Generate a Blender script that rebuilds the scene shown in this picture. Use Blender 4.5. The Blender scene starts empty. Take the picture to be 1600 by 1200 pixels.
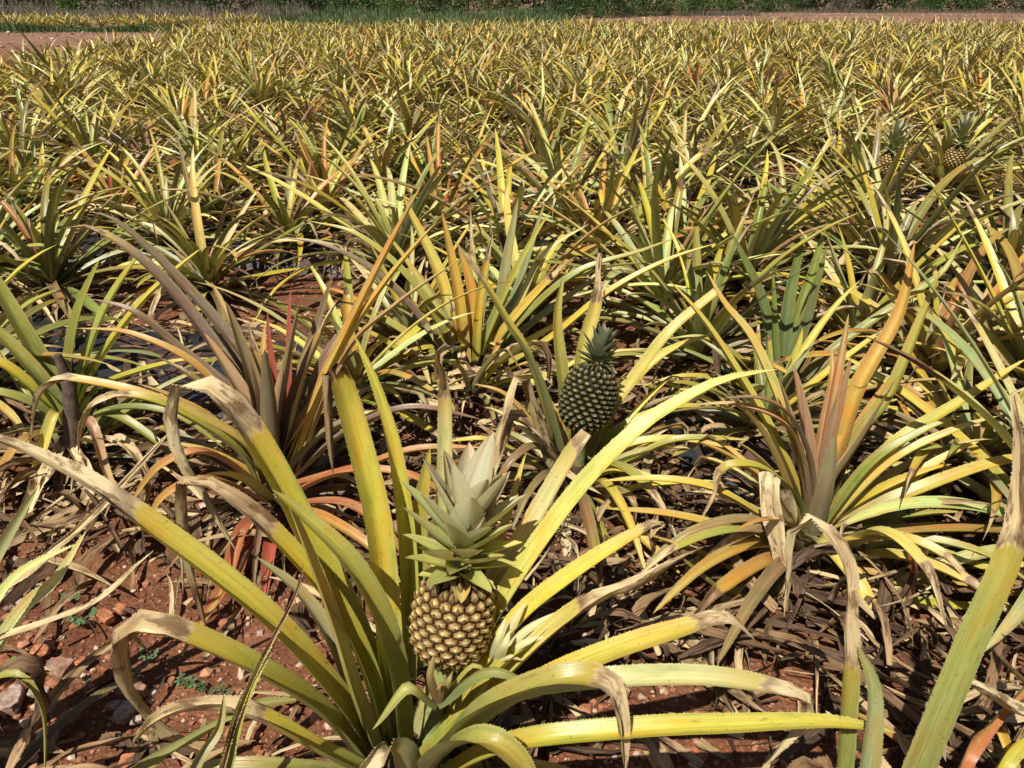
import bpy, math, random
import numpy as np
from math import radians as R, sin, cos, pi, tan, atan

SC = bpy.context.scene
COL = SC.collection
rng = np.random.default_rng(7)
random.seed(7)

# ------------------------------------------------------------------ camera, world, sun, exposure
CAM_H, PITCH, FPX = 1.40, R(27.0), 1204.0
cd = bpy.data.cameras.new('camera'); cam = bpy.data.objects.new('camera', cd); COL.objects.link(cam)
cam.location = (0, 0, CAM_H); cam.rotation_euler = (pi/2 - PITCH, 0, 0)
cd.sensor_width = 36.0; cd.lens = 36.0*FPX/1600.0; cd.clip_start = 0.05; cd.clip_end = 2000
SC.camera = cam

SUN_EL, SUN_AZ = R(57), R(208)            # azimuth from +Y clockwise: from the left, a little behind the camera
sv = (sin(SUN_AZ)*cos(SUN_EL), cos(SUN_AZ)*cos(SUN_EL), sin(SUN_EL))
sl = bpy.data.lights.new('sun', 'SUN'); sl.energy = 5.0; sl.angle = R(0.5); sl.color = (1.0, 0.955, 0.88)
so = bpy.data.objects.new('sun', sl); COL.objects.link(so)
from mathutils import Vector
so.rotation_euler = Vector(sv).to_track_quat('Z', 'Y').to_euler()
W = bpy.data.worlds.new("World"); SC.world = W; W.use_nodes = True
nt = W.node_tree; nt.nodes.clear()
sky = nt.nodes.new('ShaderNodeTexSky'); sky.sky_type = 'NISHITA'; sky.sun_disc = False
sky.sun_elevation = SUN_EL; sky.sun_rotation = SUN_AZ
bg = nt.nodes.new('ShaderNodeBackground'); bg.inputs[1].default_value = 0.05
wo = nt.nodes.new('ShaderNodeOutputWorld')
nt.links.new(sky.outputs[0], bg.inputs[0]); nt.links.new(bg.outputs[0], wo.inputs[0])
SC.view_settings.view_transform = 'Standard'; SC.view_settings.look = 'None'
SC.view_settings.exposure = 0.24; SC.view_settings.gamma = 1.0
SC.cycles.max_bounces = 6; SC.cycles.diffuse_bounces = 3; SC.cycles.glossy_bounces = 2
SC.cycles.transmission_bounces = 3; SC.cycles.caustics_reflective = False; SC.cycles.caustics_refractive = False

# ------------------------------------------------------------------ helpers
CP, SP = cos(PITCH), sin(PITCH)
def at(px, py, Y):
    """3-D point whose forward distance is Y, seen at a pixel of the 1600x1200 photo"""
    a = (px-800)/FPX; b = (600-py)/FPX
    s = Y/(CP + b*SP)
    return np.array([a*s, Y, CAM_H + s*(-SP + b*CP)])
def ground_at(px, py):
    a = (px-800)/FPX; b = (600-py)/FPX
    s = CAM_H/(SP - b*CP)
    return a*s, s*(CP + b*SP)

def tag(o, label=None, cat=None, group=None, kind=None):
    if label: o['label'] = label
    if cat: o['category'] = cat
    if group: o['group'] = group
    if kind: o['kind'] = kind
    return o
def empty(name, loc, label, cat, group=None):
    o = bpy.data.objects.new(name, None); COL.objects.link(o); o.location = loc; o.empty_display_size = .1
    return tag(o, label, cat, group)
def link(name, me, parent=None, mat=None):
    o = bpy.data.objects.new(name, me); COL.objects.link(o)
    if parent: o.parent = parent
    return o

class Acc:
    """collects vertices/faces/uv/colours of many pieces; builds ONE mesh"""
    def __init__(s): s.v=[]; s.q=[]; s.t=[]; s.uv=[]; s.c=[]; s.a=[]; s.n=0
    def add(s, v, q=None, t=None, uv=None, c=None, a=None):
        n = len(v)
        s.v.append(v)
        if q is not None and len(q): s.q.append(q + s.n)
        if t is not None and len(t): s.t.append(t + s.n)
        s.uv.append(uv if uv is not None else np.zeros((n,2)))
        cc = np.ones((n,4)); 
        if c is not None: cc[:, :3] = c
        s.c.append(cc)
        aa = np.zeros((n,4))
        if a is not None: aa[:] = a
        s.a.append(aa); s.n += n
    def mesh(s, name, mat, smooth=True, origin=None):
        v = np.concatenate(s.v).astype(np.float32)
        if origin is not None: v = v - np.asarray(origin, np.float32)
        q = np.concatenate(s.q) if s.q else np.zeros((0,4),int)
        t = np.concatenate(s.t) if s.t else np.zeros((0,3),int)
        me = bpy.data.meshes.new(name)
        me.vertices.add(len(v)); me.vertices.foreach_set('co', v.ravel())
        lv = np.concatenate([q.ravel(), t.ravel()]).astype(np.int32)
        me.loops.add(len(lv)); me.loops.foreach_set('vertex_index', lv)
        npol = len(q)+len(t)
        ls = np.concatenate([np.arange(len(q))*4, len(q)*4+np.arange(len(t))*3]).astype(np.int32)
        lt = np.concatenate([np.full(len(q),4), np.full(len(t),3)]).astype(np.int32)
        me.polygons.add(npol); me.polygons.foreach_set('loop_start', ls); me.polygons.foreach_set('loop_total', lt)
        me.polygons.foreach_set('use_smooth', np.full(npol, smooth))
        uv = np.concatenate(s.uv).astype(np.float32)
        ul = me.uv_layers.new(name='UVMap'); ul.data.foreach_set('uv', uv[lv].ravel())
        for nm, arr in (('col', s.c), ('aux', s.a)):
            at_ = me.attributes.new(nm, 'FLOAT_COLOR', 'POINT'); at_.data.foreach_set('color', np.concatenate(arr).astype(np.float32).ravel())
        me.update(calc_edges=True); me.materials.append(mat)
        return me

# ---------- materials
class NB:
    def __init__(s, name):
        s.m = bpy.data.materials.new(name); s.m.use_nodes = True; s.t = s.m.node_tree; s.t.nodes.clear()
        s.out = s.n('ShaderNodeOutputMaterial')
    def n(s, typ, **kw):
        x = s.t.nodes.new(typ)
        for k, v in kw.items(): setattr(x, k, v)
        return x
    def l(s, a, b): s.t.links.new(a, b)
    def setin(s, node, i, v):
        if hasattr(v, 'is_output') or isinstance(v, bpy.types.NodeSocket): s.l(v, node.inputs[i])
        elif v is not None: node.inputs[i].default_value = v
    def math(s, op, a, b=None, c=None, clamp=False):
        x = s.n('ShaderNodeMath', operation=op, use_clamp=clamp)
        s.setin(x,0,a); s.setin(x,1,b); s.setin(x,2,c); return x.outputs[0]
    def mr(s, v, a, b, c=0.0, d=1.0, smooth=False):
        x = s.n('ShaderNodeMapRange'); x.clamp = True
        if smooth: x.interpolation_type = 'SMOOTHSTEP'
        s.setin(x,0,v); s.setin(x,1,a); s.setin(x,2,b); s.setin(x,3,c); s.setin(x,4,d); return x.outputs[0]
    def mix(s, f, a, b, mode='MIX'):
        x = s.n('ShaderNodeMix', data_type='RGBA', blend_type=mode)
        s.setin(x,0,f); s.setin(x,6,a if not isinstance(a, tuple) else (*a,1) if len(a)==3 else a)
        s.setin(x,7,b if not isinstance(b, tuple) else (*b,1) if len(b)==3 else b); return x.outputs[2]
    def noise(s, vec, scale, detail=3, rough=.55):
        x = s.n('ShaderNodeTexNoise'); x.inputs['Scale'].default_value = scale; x.inputs['Detail'].default_value = detail
        x.inputs['Roughness'].default_value = rough
        if vec is not None: s.l(vec, x.inputs['Vector'])
        return x.outputs['Fac']
    def ramp(s, f, stops):
        x = s.n('ShaderNodeValToRGB'); e = x.color_ramp.elements
        while len(e) < len(stops): e.new(.5)
        for i, (p, c) in enumerate(stops): e[i].position = p; e[i].color = (*c, 1)
        s.setin(x, 0, f); return x.outputs[0]
    def comb(s, a, b, c):
        x = s.n('ShaderNodeCombineXYZ'); s.setin(x,0,a); s.setin(x,1,b); s.setin(x,2,c); return x.outputs[0]
    def bump(s, h, st, dist):
        x = s.n('ShaderNodeBump'); x.inputs['Strength'].default_value = st; x.inputs['Distance'].default_value = dist
        s.l(h, x.inputs['Height']); return x.outputs[0]
    def bsdf(s, col, rough, normal=None, spec=.5):
        p = s.n('ShaderNodeBsdfPrincipled'); s.setin(p, 'Base Color', (*col,1) if isinstance(col, tuple) else col)
        s.setin(p, 'Roughness', rough); s.setin(p, 'Specular IOR Level', spec)
        if normal is not None: s.l(normal, p.inputs['Normal'])
        return p.outputs[0]

def mat_leaf(name='pineapple_leaf', uc=(.22, .235, .14), um=.30):
    b = NB(name)
    col = b.n('ShaderNodeAttribute', attribute_name='col').outputs['Color']
    aux = b.n('ShaderNodeAttribute', attribute_name='aux')
    sx = b.n('ShaderNodeSeparateColor'); b.l(aux.outputs['Color'], sx.inputs[0])
    dryd, rnd, red = sx.outputs[0], sx.outputs[1], sx.outputs[2]
    uv = b.n('ShaderNodeUVMap', uv_map='UVMap'); su = b.n('ShaderNodeSeparateXYZ'); b.l(uv.outputs[0], su.inputs[0])
    u, v = su.outputs[0], su.outputs[1]
    r50 = b.math('MULTIPLY', rnd, 57.0)
    streak = b.noise(b.comb(b.math('MULTIPLY', u, 14.0), b.math('MULTIPLY', v, 2.2), r50), 1.0, 3, .6)
    fine = b.noise(b.comb(b.math('MULTIPLY', u, 40.0), b.math('MULTIPLY', v, 5.0), r50), 1.0, 2, .5)
    blot = b.noise(b.comb(b.math('MULTIPLY', u, 1.6), b.math('MULTIPLY', v, 9.0), r50), 1.0, 3, .6)
    spot = b.noise(b.comb(b.math('MULTIPLY', u, 9.0), b.math('MULTIPLY', v, 190.0), r50), 1.0, 1, .5)
    e = b.math('ABSOLUTE', b.math('SUBTRACT', u, .5))
    edge = b.mr(e, .22, .47, 0, 1, True)
    # green tissue: paler grey margin, yellow stained channel, streaks
    c = b.mix(b.math('MULTIPLY', edge, .22), col, (.40, .42, .17))
    c = b.mix(b.math('MULTIPLY', b.mr(blot, .5, .66), .8), c, b.mix(1.0, c, (1.12, .80, .55), 'MULTIPLY'))
    c = b.mix(b.math('MULTIPLY', b.mr(blot, .46, .3), .8), c, b.mix(1.0, c, (.66, .80, .62), 'MULTIPLY'))
    c = b.mix(b.math('MULTIPLY', b.mr(streak, .35, .7), .5), c, b.mix(1.0, c, (1.35, 1.3, 1.25), 'MULTIPLY'))
    c = b.mix(b.math('MULTIPLY', b.mr(streak, .5, .28), .55), c, b.mix(1.0, c, (.60, .66, .55), 'MULTIPLY'))
    # reddened edges / stripe
    stripe = b.math('MULTIPLY', b.math('MULTIPLY', red, b.mr(b.noise(b.comb(b.math('MULTIPLY', u, 3.0), b.math('MULTIPLY', v, 6.0), r50), 1.0, 4, .65), .38, .60, .15, .9)), b.mr(b.math('ADD', e, b.math('MULTIPLY', b.math('SUBTRACT', streak, .5), .5)), .16, .34))
    c = b.mix(stripe, c, (.44, .07, .035))
    scar = b.noise(b.comb(b.math('MULTIPLY', u, 5.0), b.math('MULTIPLY', v, 26.0), r50), 1.0, 5, .7)
    c = b.mix(b.math('MULTIPLY', b.mr(scar, .62, .70), .55), c, (.20, .12, .045))
    c = b.mix(b.math('MULTIPLY', b.mr(scar, .44, .32), .30), c, (.52, .46, .20))
    c = b.mix(b.math('MULTIPLY', b.mr(spot, .70, .76), .6), c, (.10, .06, .02))
    # dead tissue
    d = b.math('ADD', dryd, b.math('MULTIPLY', b.math('SUBTRACT', blot, .5), .10))
    d = b.math('ADD', d, b.math('MULTIPLY', b.math('SUBTRACT', streak, .5), .045))
    dryf = b.mr(d, -.004, .008)
    tone = b.mr(b.math('ADD', b.math('MULTIPLY', rnd, .62), b.math('MULTIPLY', b.math('ADD', streak, b.math('MULTIPLY', blot, .8)), .42)), .14, .92)
    dc = b.ramp(tone, [(0.0, (.018,.012,.009)), (.28, (.085,.048,.026)), (.5, (.27,.155,.07)), (.72, (.48,.33,.16)), (1.0, (.70,.55,.30))])
    grey = b.math('FRACT', b.math('MULTIPLY', rnd, 61.7))
    dc = b.mix(b.math('MULTIPLY', b.mr(fine, .50, .36), .45), dc, b.mix(1.0, dc, (.42, .38, .34), 'MULTIPLY'))
    mot = b.noise(b.comb(b.math('MULTIPLY', u, 2.5), b.math('MULTIPLY', v, 16.0), b.math('ADD', r50, 9.0)), 1.0, 5, .65)
    dc = b.mix(b.math('MULTIPLY', b.mr(mot, .52, .60), .85), dc, b.mix(1.0, dc, (.30, .22, .17), 'MULTIPLY'))
    dc = b.mix(b.math('MULTIPLY', b.mr(mot, .42, .34), .4), dc, b.mix(1.0, dc, (1.35, 1.3, 1.15), 'MULTIPLY'))
    dc = b.mix(b.mr(grey, .6, 1.0, 0, .55), dc, b.mix(1.0, dc, (.80, .86, .98), 'MULTIPLY'))
    dc = b.mix(b.math('MULTIPLY', b.mr(blot, .46, .36), .5), dc, b.mix(1.0, dc, (.50, .42, .34), 'MULTIPLY'))
    band = b.math('MULTIPLY', b.mr(d, .0, .012), b.mr(d, .05, .02))
    dc = b.mix(b.math('MULTIPLY', band, .6), dc, (.13, .055, .022))
    yb = b.math('MULTIPLY', b.mr(d, -.12, 0.0), .55)
    c = b.mix(yb, c, (.50, .34, .05))
    c = b.mix(dryf, c, dc)
    # lower surface of a leaf: waxy, greyer
    bf = b.n('ShaderNodeNewGeometry').outputs['Backfacing']
    under = b.mix(um, b.mix(1.0, c, (.84, .90, .86), 'MULTIPLY'), b.mix(dryf, uc, c))
    c = b.mix(bf, c, under)
    h = b.math('ADD', b.math('MULTIPLY', streak, .5), b.math('MULTIPLY', fine, .6))
    nrm = b.bump(h, .42, .0020)
    rough = b.mr(dryf, 0, 1, .32, .78)
    p = b.bsdf(c, rough, nrm, .42)
    tr = b.n('ShaderNodeBsdfTranslucent'); b.l(b.mix(1.0, c, (1.15, 1.05, .45), 'MULTIPLY'), tr.inputs[0])
    ms = b.n('ShaderNodeMixShader'); b.setin(ms, 0, b.mr(dryf, 0, 1, .16, .07)); b.l(p, ms.inputs[1]); b.l(tr.outputs[0], ms.inputs[2])
    b.l(ms.outputs[0], b.out.inputs[0]); return b.m
M_LEAF = mat_leaf()
M_CROWN = mat_leaf('crown_leaf', (.74, .70, .38), .68)

def mat_vcol(name, rough=.6, nscale=60, namt=.35, bumpd=.002, spec=.4, trans=0):
    b = NB(name)
    col = b.n('ShaderNodeAttribute', attribute_name='col').outputs['Color']
    tc = b.n('ShaderNodeTexCoord').outputs['Object']
    n1 = b.noise(tc, nscale, 4, .6)
    c = b.mix(b.mr(n1, .3, .7), b.mix(1.0, col, (1-namt,)*3, 'MULTIPLY'), b.mix(1.0, col, (1+namt*.7,)*3, 'MULTIPLY'))
    p = b.bsdf(c, rough, b.bump(n1, .6, bumpd), spec)
    if trans:
        tr = b.n('ShaderNodeBsdfTranslucent'); b.l(c, tr.inputs[0])
        ms = b.n('ShaderNodeMixShader'); ms.inputs[0].default_value = trans; b.l(p, ms.inputs[1]); b.l(tr.outputs[0], ms.inputs[2]); p = ms.outputs[0]
    b.l(p, b.out.inputs[0]); return b.m
M_FRUIT = mat_vcol('fruit_skin', .55, 300, .5, .0016, .30)
M_STEM = mat_vcol('fibrous_stem', .8, 40, .5, .006, .2)
M_STONE = mat_vcol('limestone', .85, 55, .5, .01, .25)
M_PEB = mat_vcol('pebble', .9, 30, .35, .004, .2)
M_WEED = mat_vcol('weed_leaf', .5, 90, .3, .001, .4, .2)
M_FOL = mat_vcol('tree_leaf', .55, 3, .35, .01, .35, .25)
M_BARK = mat_vcol('bark', .9, 9, .5, .02, .2)

def mat_soil():
    b = NB('red_soil'); tc = b.n('ShaderNodeTexCoord').outputs['Object']
    big = b.noise(tc, .8, 4, .6); mid = b.noise(tc, 9, 5, .65); fin = b.noise(tc, 70, 4, .7); far = b.noise(tc, .12, 4, .6)
    c = b.ramp(mid, [(.25, (.085,.028,.014)), (.5, (.165,.062,.028)), (.72, (.30,.135,.07))])
    c = b.mix(b.math('MULTIPLY', b.mr(big, .4, .65), .45), c, (.27,.115,.06))
    c = b.mix(b.math('MULTIPLY', b.mr(fin, .55, .75), .55), c, (.40,.22,.13))
    vor = b.n('ShaderNodeTexVoronoi'); vor.inputs['Scale'].default_value = 75; b.l(tc, vor.inputs['Vector'])
    c = b.mix(b.math('MULTIPLY', b.mr(vor.outputs['Distance'], .26, .12), b.mr(b.noise(tc, 22, 2), .5, .6)), c, (.50,.34,.22))
    sp = b.n('ShaderNodeSeparateXYZ'); b.l(tc, sp.inputs[0])
    dist = b.mr(sp.outputs[1], 14, 34)
    c = b.mix(b.math('MULTIPLY', dist, b.mr(far, .3, .7, .15, .7)), c, (.44,.29,.20))
    c = b.mix(b.math('MULTIPLY', b.math('MULTIPLY', dist, .85), b.mr(b.noise(tc, 1.6, 6, .75), .48, .6)), c, (.17,.085,.045))
    # cover of weeds and dead thatch beyond the field
    h = b.math('ADD', b.math('MULTIPLY', mid, .6), b.math('ADD', b.math('MULTIPLY', fin, .35), b.math('MULTIPLY', vor.outputs['Distance'], -.25)))
    p = b.bsdf(c, .92, b.bump(h, .9, .03), .2)
    b.l(p, b.out.inputs[0]); return b.m
M_SOIL = mat_soil()
def mat_film():
    b = NB('black_plastic'); tc = b.n('ShaderNodeTexCoord').outputs['Object']
    n = b.noise(tc, 14, 4, .6); dust = b.noise(tc, 5, 5, .7)
    c = b.mix(b.mr(dust, .5, .72, 0, .8), (.022,.024,.028), (.22,.09,.05))
    p = b.bsdf(c, b.mr(dust, .5, .7, .5, .85), b.bump(n, .7, .02), .5); b.l(p, b.out.inputs[0]); return b.m
M_FILM = mat_film()

# ------------------------------------------------------------------ leaves
def resample(P, n):
    """Catmull-Rom through control points, then n+1 points evenly along the length"""
    P = np.asarray(P, float)
    E = np.vstack([2*P[0]-P[1], P, 2*P[-1]-P[-2]])
    out = []
    for i in range(1, len(E)-2):
        t = np.linspace(0, 1, 10, endpoint=False)[:, None]
        p0, p1, p2, p3 = E[i-1], E[i], E[i+1], E[i+2]
        out.append(.5*((2*p1)+(-p0+p2)*t+(2*p0-5*p1+4*p2-p3)*t*t+(-p0+3*p1-3*p2+p3)*t**3))
    Q = np.vstack(out+[P[-1:]])
    L = np.r_[0, np.cumsum(np.linalg.norm(np.diff(Q, axis=0), axis=1))]
    s = np.linspace(0, L[-1], n+1)
    return np.stack([np.interp(s, L, Q[:, k]) for k in range(3)], 1), L[-1], L[::10]
def nrmz(v): return v/np.maximum(np.linalg.norm(v, axis=-1, keepdims=True), 1e-9)

def strip(acc, P, wid, side, cols, t0=2.0, red=0.0, chan=.30, k=5, twist=0.0, teeth=False, rnd=None, wavy=.0, flat_tip=False, tp=2.6):
    """a channelled, tapering leaf along the points P. cols = (base, mid, tip) colours; t0 = where the dead tip begins"""
    n = len(P); t = np.linspace(0, 1, n)
    T = nrmz(np.gradient(P, axis=0))
    S = np.broadcast_to(np.asarray(side, float), (n, 3)).copy()
    S = nrmz(S - T*np.sum(S*T, 1)[:, None])
    N = np.cross(T, S); N = nrmz(N)
    # flip so that the upper face looks up / to the plant axis
    L = np.sum(np.linalg.norm(np.diff(P, axis=0), axis=1))
    ry = np.random.default_rng(int(abs(P[0,0]*9973+P[-1,1]*7919+P[-1,2]*6967)*1000) % (2**31)) if rnd is None else np.random.default_rng(int(rnd*1e6))
    if rnd is None: rnd = ry.random()
    tw = np.full(n, 0.0) + twist*t
    dry = np.clip((t-t0)/.12, 0, 1)
    if t0 < 1: tw = tw + dry*ry.uniform(-.7, .7)*np.clip((t-t0)/max(1-t0, .05), 0, 1)*1.3
    ct, st = np.cos(tw)[:, None], np.sin(tw)[:, None]
    S, N = S*ct + N*st, N*ct - S*st
    w = wid*(.80+.20*np.clip(t/.18, 0, 1))*np.power(np.clip(1-t**tp, 0, 1), .72)
    if flat_tip: w = wid*(.8+.2*np.clip(t/.18, 0, 1))*(1-.45*t)
    w = np.maximum(w, .0008)
    w = w*(1-.35*dry*(t0 > 0)); ch = chan*(1+(.8*dry if t0 > 0 else -.35))*np.ones(n)
    x = np.linspace(-1, 1, k)
    ws = 1.0/np.sqrt(1+ (1.3*ch)**2)
    V = P[:, None, :] + S[:, None, :]*(x[None, :, None]*(w*.5*ws)[:, None, None]) + N[:, None, :]*((np.abs(x[None, :])**1.4)*(w*.5*ch*1.5)[:, None])[:, :, None]
    if wavy > 0:
        ph = ry.random()*6; V += N[:, None, :]*(np.sin(t*L*ry.uniform(25, 45)+ph)[:, None]*x[None, :]*wavy*w[:, None])[:, :, None]
    if t0 < 1:     # dead tissue is crumpled
        df = np.clip((t-t0)/.06, 0, 1)
        cr = ry.normal(0, 1, (n, k)); cr[1:-1] = (cr[:-2]+cr[1:-1]*1.5+cr[2:])/2.2
        V = V+N[:, None, :]*(cr*(.11 if t0 > 0 else .15)*w[:, None]*df[:, None])[:, :, None]+S[:, None, :]*(np.roll(cr, 1, 1)*.05*w[:, None]*df[:, None])[:, :, None]
    V = V.reshape(-1, 3)
    i = np.arange(n-1)[:, None]*k + np.arange(k-1)[None, :]; i = i.ravel()
    q = np.stack([i, i+k, i+k+1, i+1], 1)
    U = np.broadcast_to((x*.5+.5)[None, :], (n, k)).ravel(); VV = np.repeat(t*L, k)
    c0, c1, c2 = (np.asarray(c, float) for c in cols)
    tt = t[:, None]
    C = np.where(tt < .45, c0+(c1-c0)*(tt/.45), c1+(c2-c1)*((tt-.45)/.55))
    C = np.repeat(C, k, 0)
    A = np.zeros((n*k, 4)); A[:, 0] = np.repeat((t-t0), k); A[:, 1] = rnd; A[:, 2] = red; A[:, 3] = 1
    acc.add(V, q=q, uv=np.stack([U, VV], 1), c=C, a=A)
    if teeth:
        for sd, xe in ((0, -1), (k-1, 1)):
            E = V.reshape(n, k, 3)[:, sd]
            le = np.r_[0, np.cumsum(np.linalg.norm(np.diff(E, axis=0), axis=1))]
            m = int(le[-1]/.0055)
            if m < 4: continue
            s0 = np.linspace(.01, le[-1]*.97, m) + ry.uniform(-.0014, .0014, m)
            f = lambda s_: np.stack([np.interp(s_, le, E[:, j]) for j in range(3)], 1)
            So = np.stack([np.interp(s0, le, (S*xe)[:, j]) for j in range(3)], 1)
            To = np.stack([np.interp(s0, le, T[:, j]) for j in range(3)], 1)
            No = np.stack([np.interp(s0, le, N[:, j]) for j in range(3)], 1)
            hgt = (ry.uniform(.0004, .0017, m)*(ry.random(m) > .25))[:, None]
            a_ = f(s0)-So*.0004; b_ = f(s0+.0042)-So*.0004; c_ = f(s0)+To*.0042+So*hgt+No*hgt*.5
            TV = np.stack([a_, b_, c_], 1).reshape(-1, 3)
            tq = np.arange(m*3).reshape(-1, 3)
            ts = s0/le[-1]
            Ct = np.where(ts[:, None] < .45, c0+(c1-c0)*(ts[:, None]/.45), c1+(c2-c1)*((ts[:, None]-.45)/.55))*1.1+.03
            At = np.zeros((m*3, 4)); At[:, 0] = np.repeat(ts-t0, 3); At[:, 1] = rnd; At[:, 2] = red
            acc.add(TV, t=tq, uv=np.stack([np.full(m*3, xe*.5+.5), np.repeat(s0, 3)], 1), c=np.repeat(Ct, 3, 0), a=At)

# palettes: (base, mid, tip) linear colours
PAL = {
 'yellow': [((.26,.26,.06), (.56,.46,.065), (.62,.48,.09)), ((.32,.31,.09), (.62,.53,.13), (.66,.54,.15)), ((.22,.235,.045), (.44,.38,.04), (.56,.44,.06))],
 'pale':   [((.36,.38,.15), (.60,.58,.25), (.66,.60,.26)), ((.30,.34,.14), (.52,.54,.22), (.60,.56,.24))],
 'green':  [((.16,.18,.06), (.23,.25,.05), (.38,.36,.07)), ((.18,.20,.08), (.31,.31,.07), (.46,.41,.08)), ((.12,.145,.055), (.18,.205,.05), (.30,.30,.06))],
 'blue':   [((.13,.165,.085), (.13,.175,.07), (.18,.22,.055)), ((.15,.19,.08), (.19,.24,.055), (.26,.31,.05))],
 'orange': [((.28,.17,.06), (.48,.28,.06), (.54,.36,.09)), ((.32,.22,.07), (.52,.37,.07), (.54,.36,.08)), ((.34,.13,.06), (.42,.20,.06), (.48,.32,.08))],
 'red':    [((.36,.09,.07), (.38,.13,.07), (.42,.26,.09)), ((.30,.10,.07), (.38,.18,.07), (.46,.34,.09))],
 'purple': [((.13,.085,.07), (.16,.10,.08), (.22,.12,.07)), ((.15,.105,.08), (.20,.135,.10), (.20,.15,.07))],
 'bronze': [((.15,.12,.055), (.22,.165,.07), (.30,.20,.08)), ((.19,.14,.07), (.27,.18,.09), (.28,.22,.08))],
 'mauve': [((.27,.17,.12), (.31,.19,.14), (.34,.23,.12)), ((.30,.21,.13), (.36,.23,.15), (.40,.29,.13))],
 'scarlet': [((.28,.08,.07), (.38,.09,.065), (.34,.11,.08)), ((.34,.11,.07), (.46,.19,.07), (.52,.36,.10))],
 'pink':   [((.40,.22,.15), (.48,.26,.14), (.56,.42,.16))],
 'grey':   [((.20,.22,.14), (.27,.29,.15), (.34,.34,.14))],
 'dry':    [((.3,.2,.1),)*3],
}
MIXES = {   # plant kinds: mixture of leaf palettes
 'yellow': (['yellow','pale','green','orange','bronze'], [.40,.16,.24,.08,.12]),
 'green':  (['green','yellow','grey','pale','bronze'], [.52,.16,.13,.08,.11]),
 'orange': (['orange','yellow','red','pale'], [.42,.34,.08,.16]),
 'purple': (['purple','green','orange','red'], [.66,.12,.12,.10]),
 'blue':   (['blue','green','yellow'], [.62,.25,.13]),
 'mixed':  (['yellow','green','pale','orange','grey','bronze'], [.32,.24,.14,.09,.09,.12]),
 'straw':  (['pale','yellow','orange','grey','green','bronze'], [.34,.22,.11,.10,.11,.12]),
}
def jit(cols, r, amt=.12):
    f = r.uniform(1-amt, 1+amt, 3); g = r.uniform(1-amt, 1+amt)
    return tuple(np.clip(np.asarray(c)*f*g, .004, .8) for c in cols)
def pick(kind, r):
    names, p = MIXES[kind]; nm = names[r.choice(len(names), p=np.array(p)/sum(p))]
    return jit(PAL[nm][r.integers(len(PAL[nm]))], r), nm

def arc_path(o, az, el0, L, droop, n, r, kink=None, side_bend=0., zmin=.012):
    """points of a leaf that leaves o at elevation el0 and droops; kink=(t, angle) folds the wilted tip"""
    ds = L/n; p = np.array(o, float); pts = [p.copy()]; el = el0; a = az
    for i in range(n):
        t = (i+.5)/n
        e = el0 - droop*t**1.6
        if kink and t > kink[0]: e = e - kink[1]*min(1, (t-kink[0])/.10)
        a = az + side_bend*t*t
        d = np.array([cos(a)*cos(e), sin(a)*cos(e), sin(e)])
        p = p + d*ds
        if p[2] < zmin: p[2] = zmin + .01*abs(sin(i*1.7+az*3))
        pts.append(p.copy())
    return np.array(pts)

def rosette(kind, seed, n_leaf=30, L=.62, Wd=.042, n=12, k=5, n_dry=14, teeth=False, z0=.05, upright=0.0, dryprob=.45):
    r = np.random.default_rng(seed)
    g, d = Acc(), Acc()
    for i in range(n_leaf):
        f = i/(n_leaf-1)                      # 0 outer .. 1 inner
        az = i*2.39996 + r.uniform(-.35, .35)
        el = R(6 + 62*f**1.05 + r.uniform(-14, 14)) + upright*(1-f)
        el = min(el, R(88))
        Li = L*(.78+.42*sin(pi*min(1, .25+.62*f)))*r.uniform(.62, 1.15)*(1 if f < .86 else 1-.45*(f-.86)/.14)
        droop = R(r.uniform(8, 85))*(1.15-.6*f)
        z = z0 + .10*f
        o = np.array([cos(az)*.022*(1-.6*f), sin(az)*.022*(1-.6*f), z])
        t0 = 2.0; kink = None
        if r.random() < dryprob:
            t0 = r.uniform(.66, .95)
            if r.random() < .5: kink = (t0+.02, R(r.uniform(40, 150)))
        P = arc_path(o, az, el, Li, droop, n, r, kink, r.uniform(-.5, .5))
        cols, nm = pick(kind, r)
        red = max(0, r.normal(.05, .25)) if nm not in ('orange', 'red', 'purple') else r.uniform(.1, .8)
        S = (-sin(az), cos(az), 0)
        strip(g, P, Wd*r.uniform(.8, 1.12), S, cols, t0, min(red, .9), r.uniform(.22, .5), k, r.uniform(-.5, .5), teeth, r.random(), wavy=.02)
    for i in range(n_dry):
        az = r.uniform(0, 2*pi); el = R(r.uniform(-10, 74)); Li = L*r.uniform(.5, 1.0)
        o = np.array([cos(az)*.03, sin(az)*.03, z0*r.uniform(.3, 1.2)])
        P = arc_path(o, az, el, Li, R(r.uniform(25, 110)), n, r, (r.uniform(.35, .8), R(r.uniform(-30, 110))), r.uniform(-.6, .6), zmin=.01)
        strip(d, P, Wd*r.uniform(.45, .85), (-sin(az), cos(az), 0), PAL['dry'][0], -1.0, 0, r.uniform(.3, 1.1), max(3, k-2), r.uniform(-2.5, 2.5), False, r.random(), wavy=.08)
    return g, d

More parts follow.
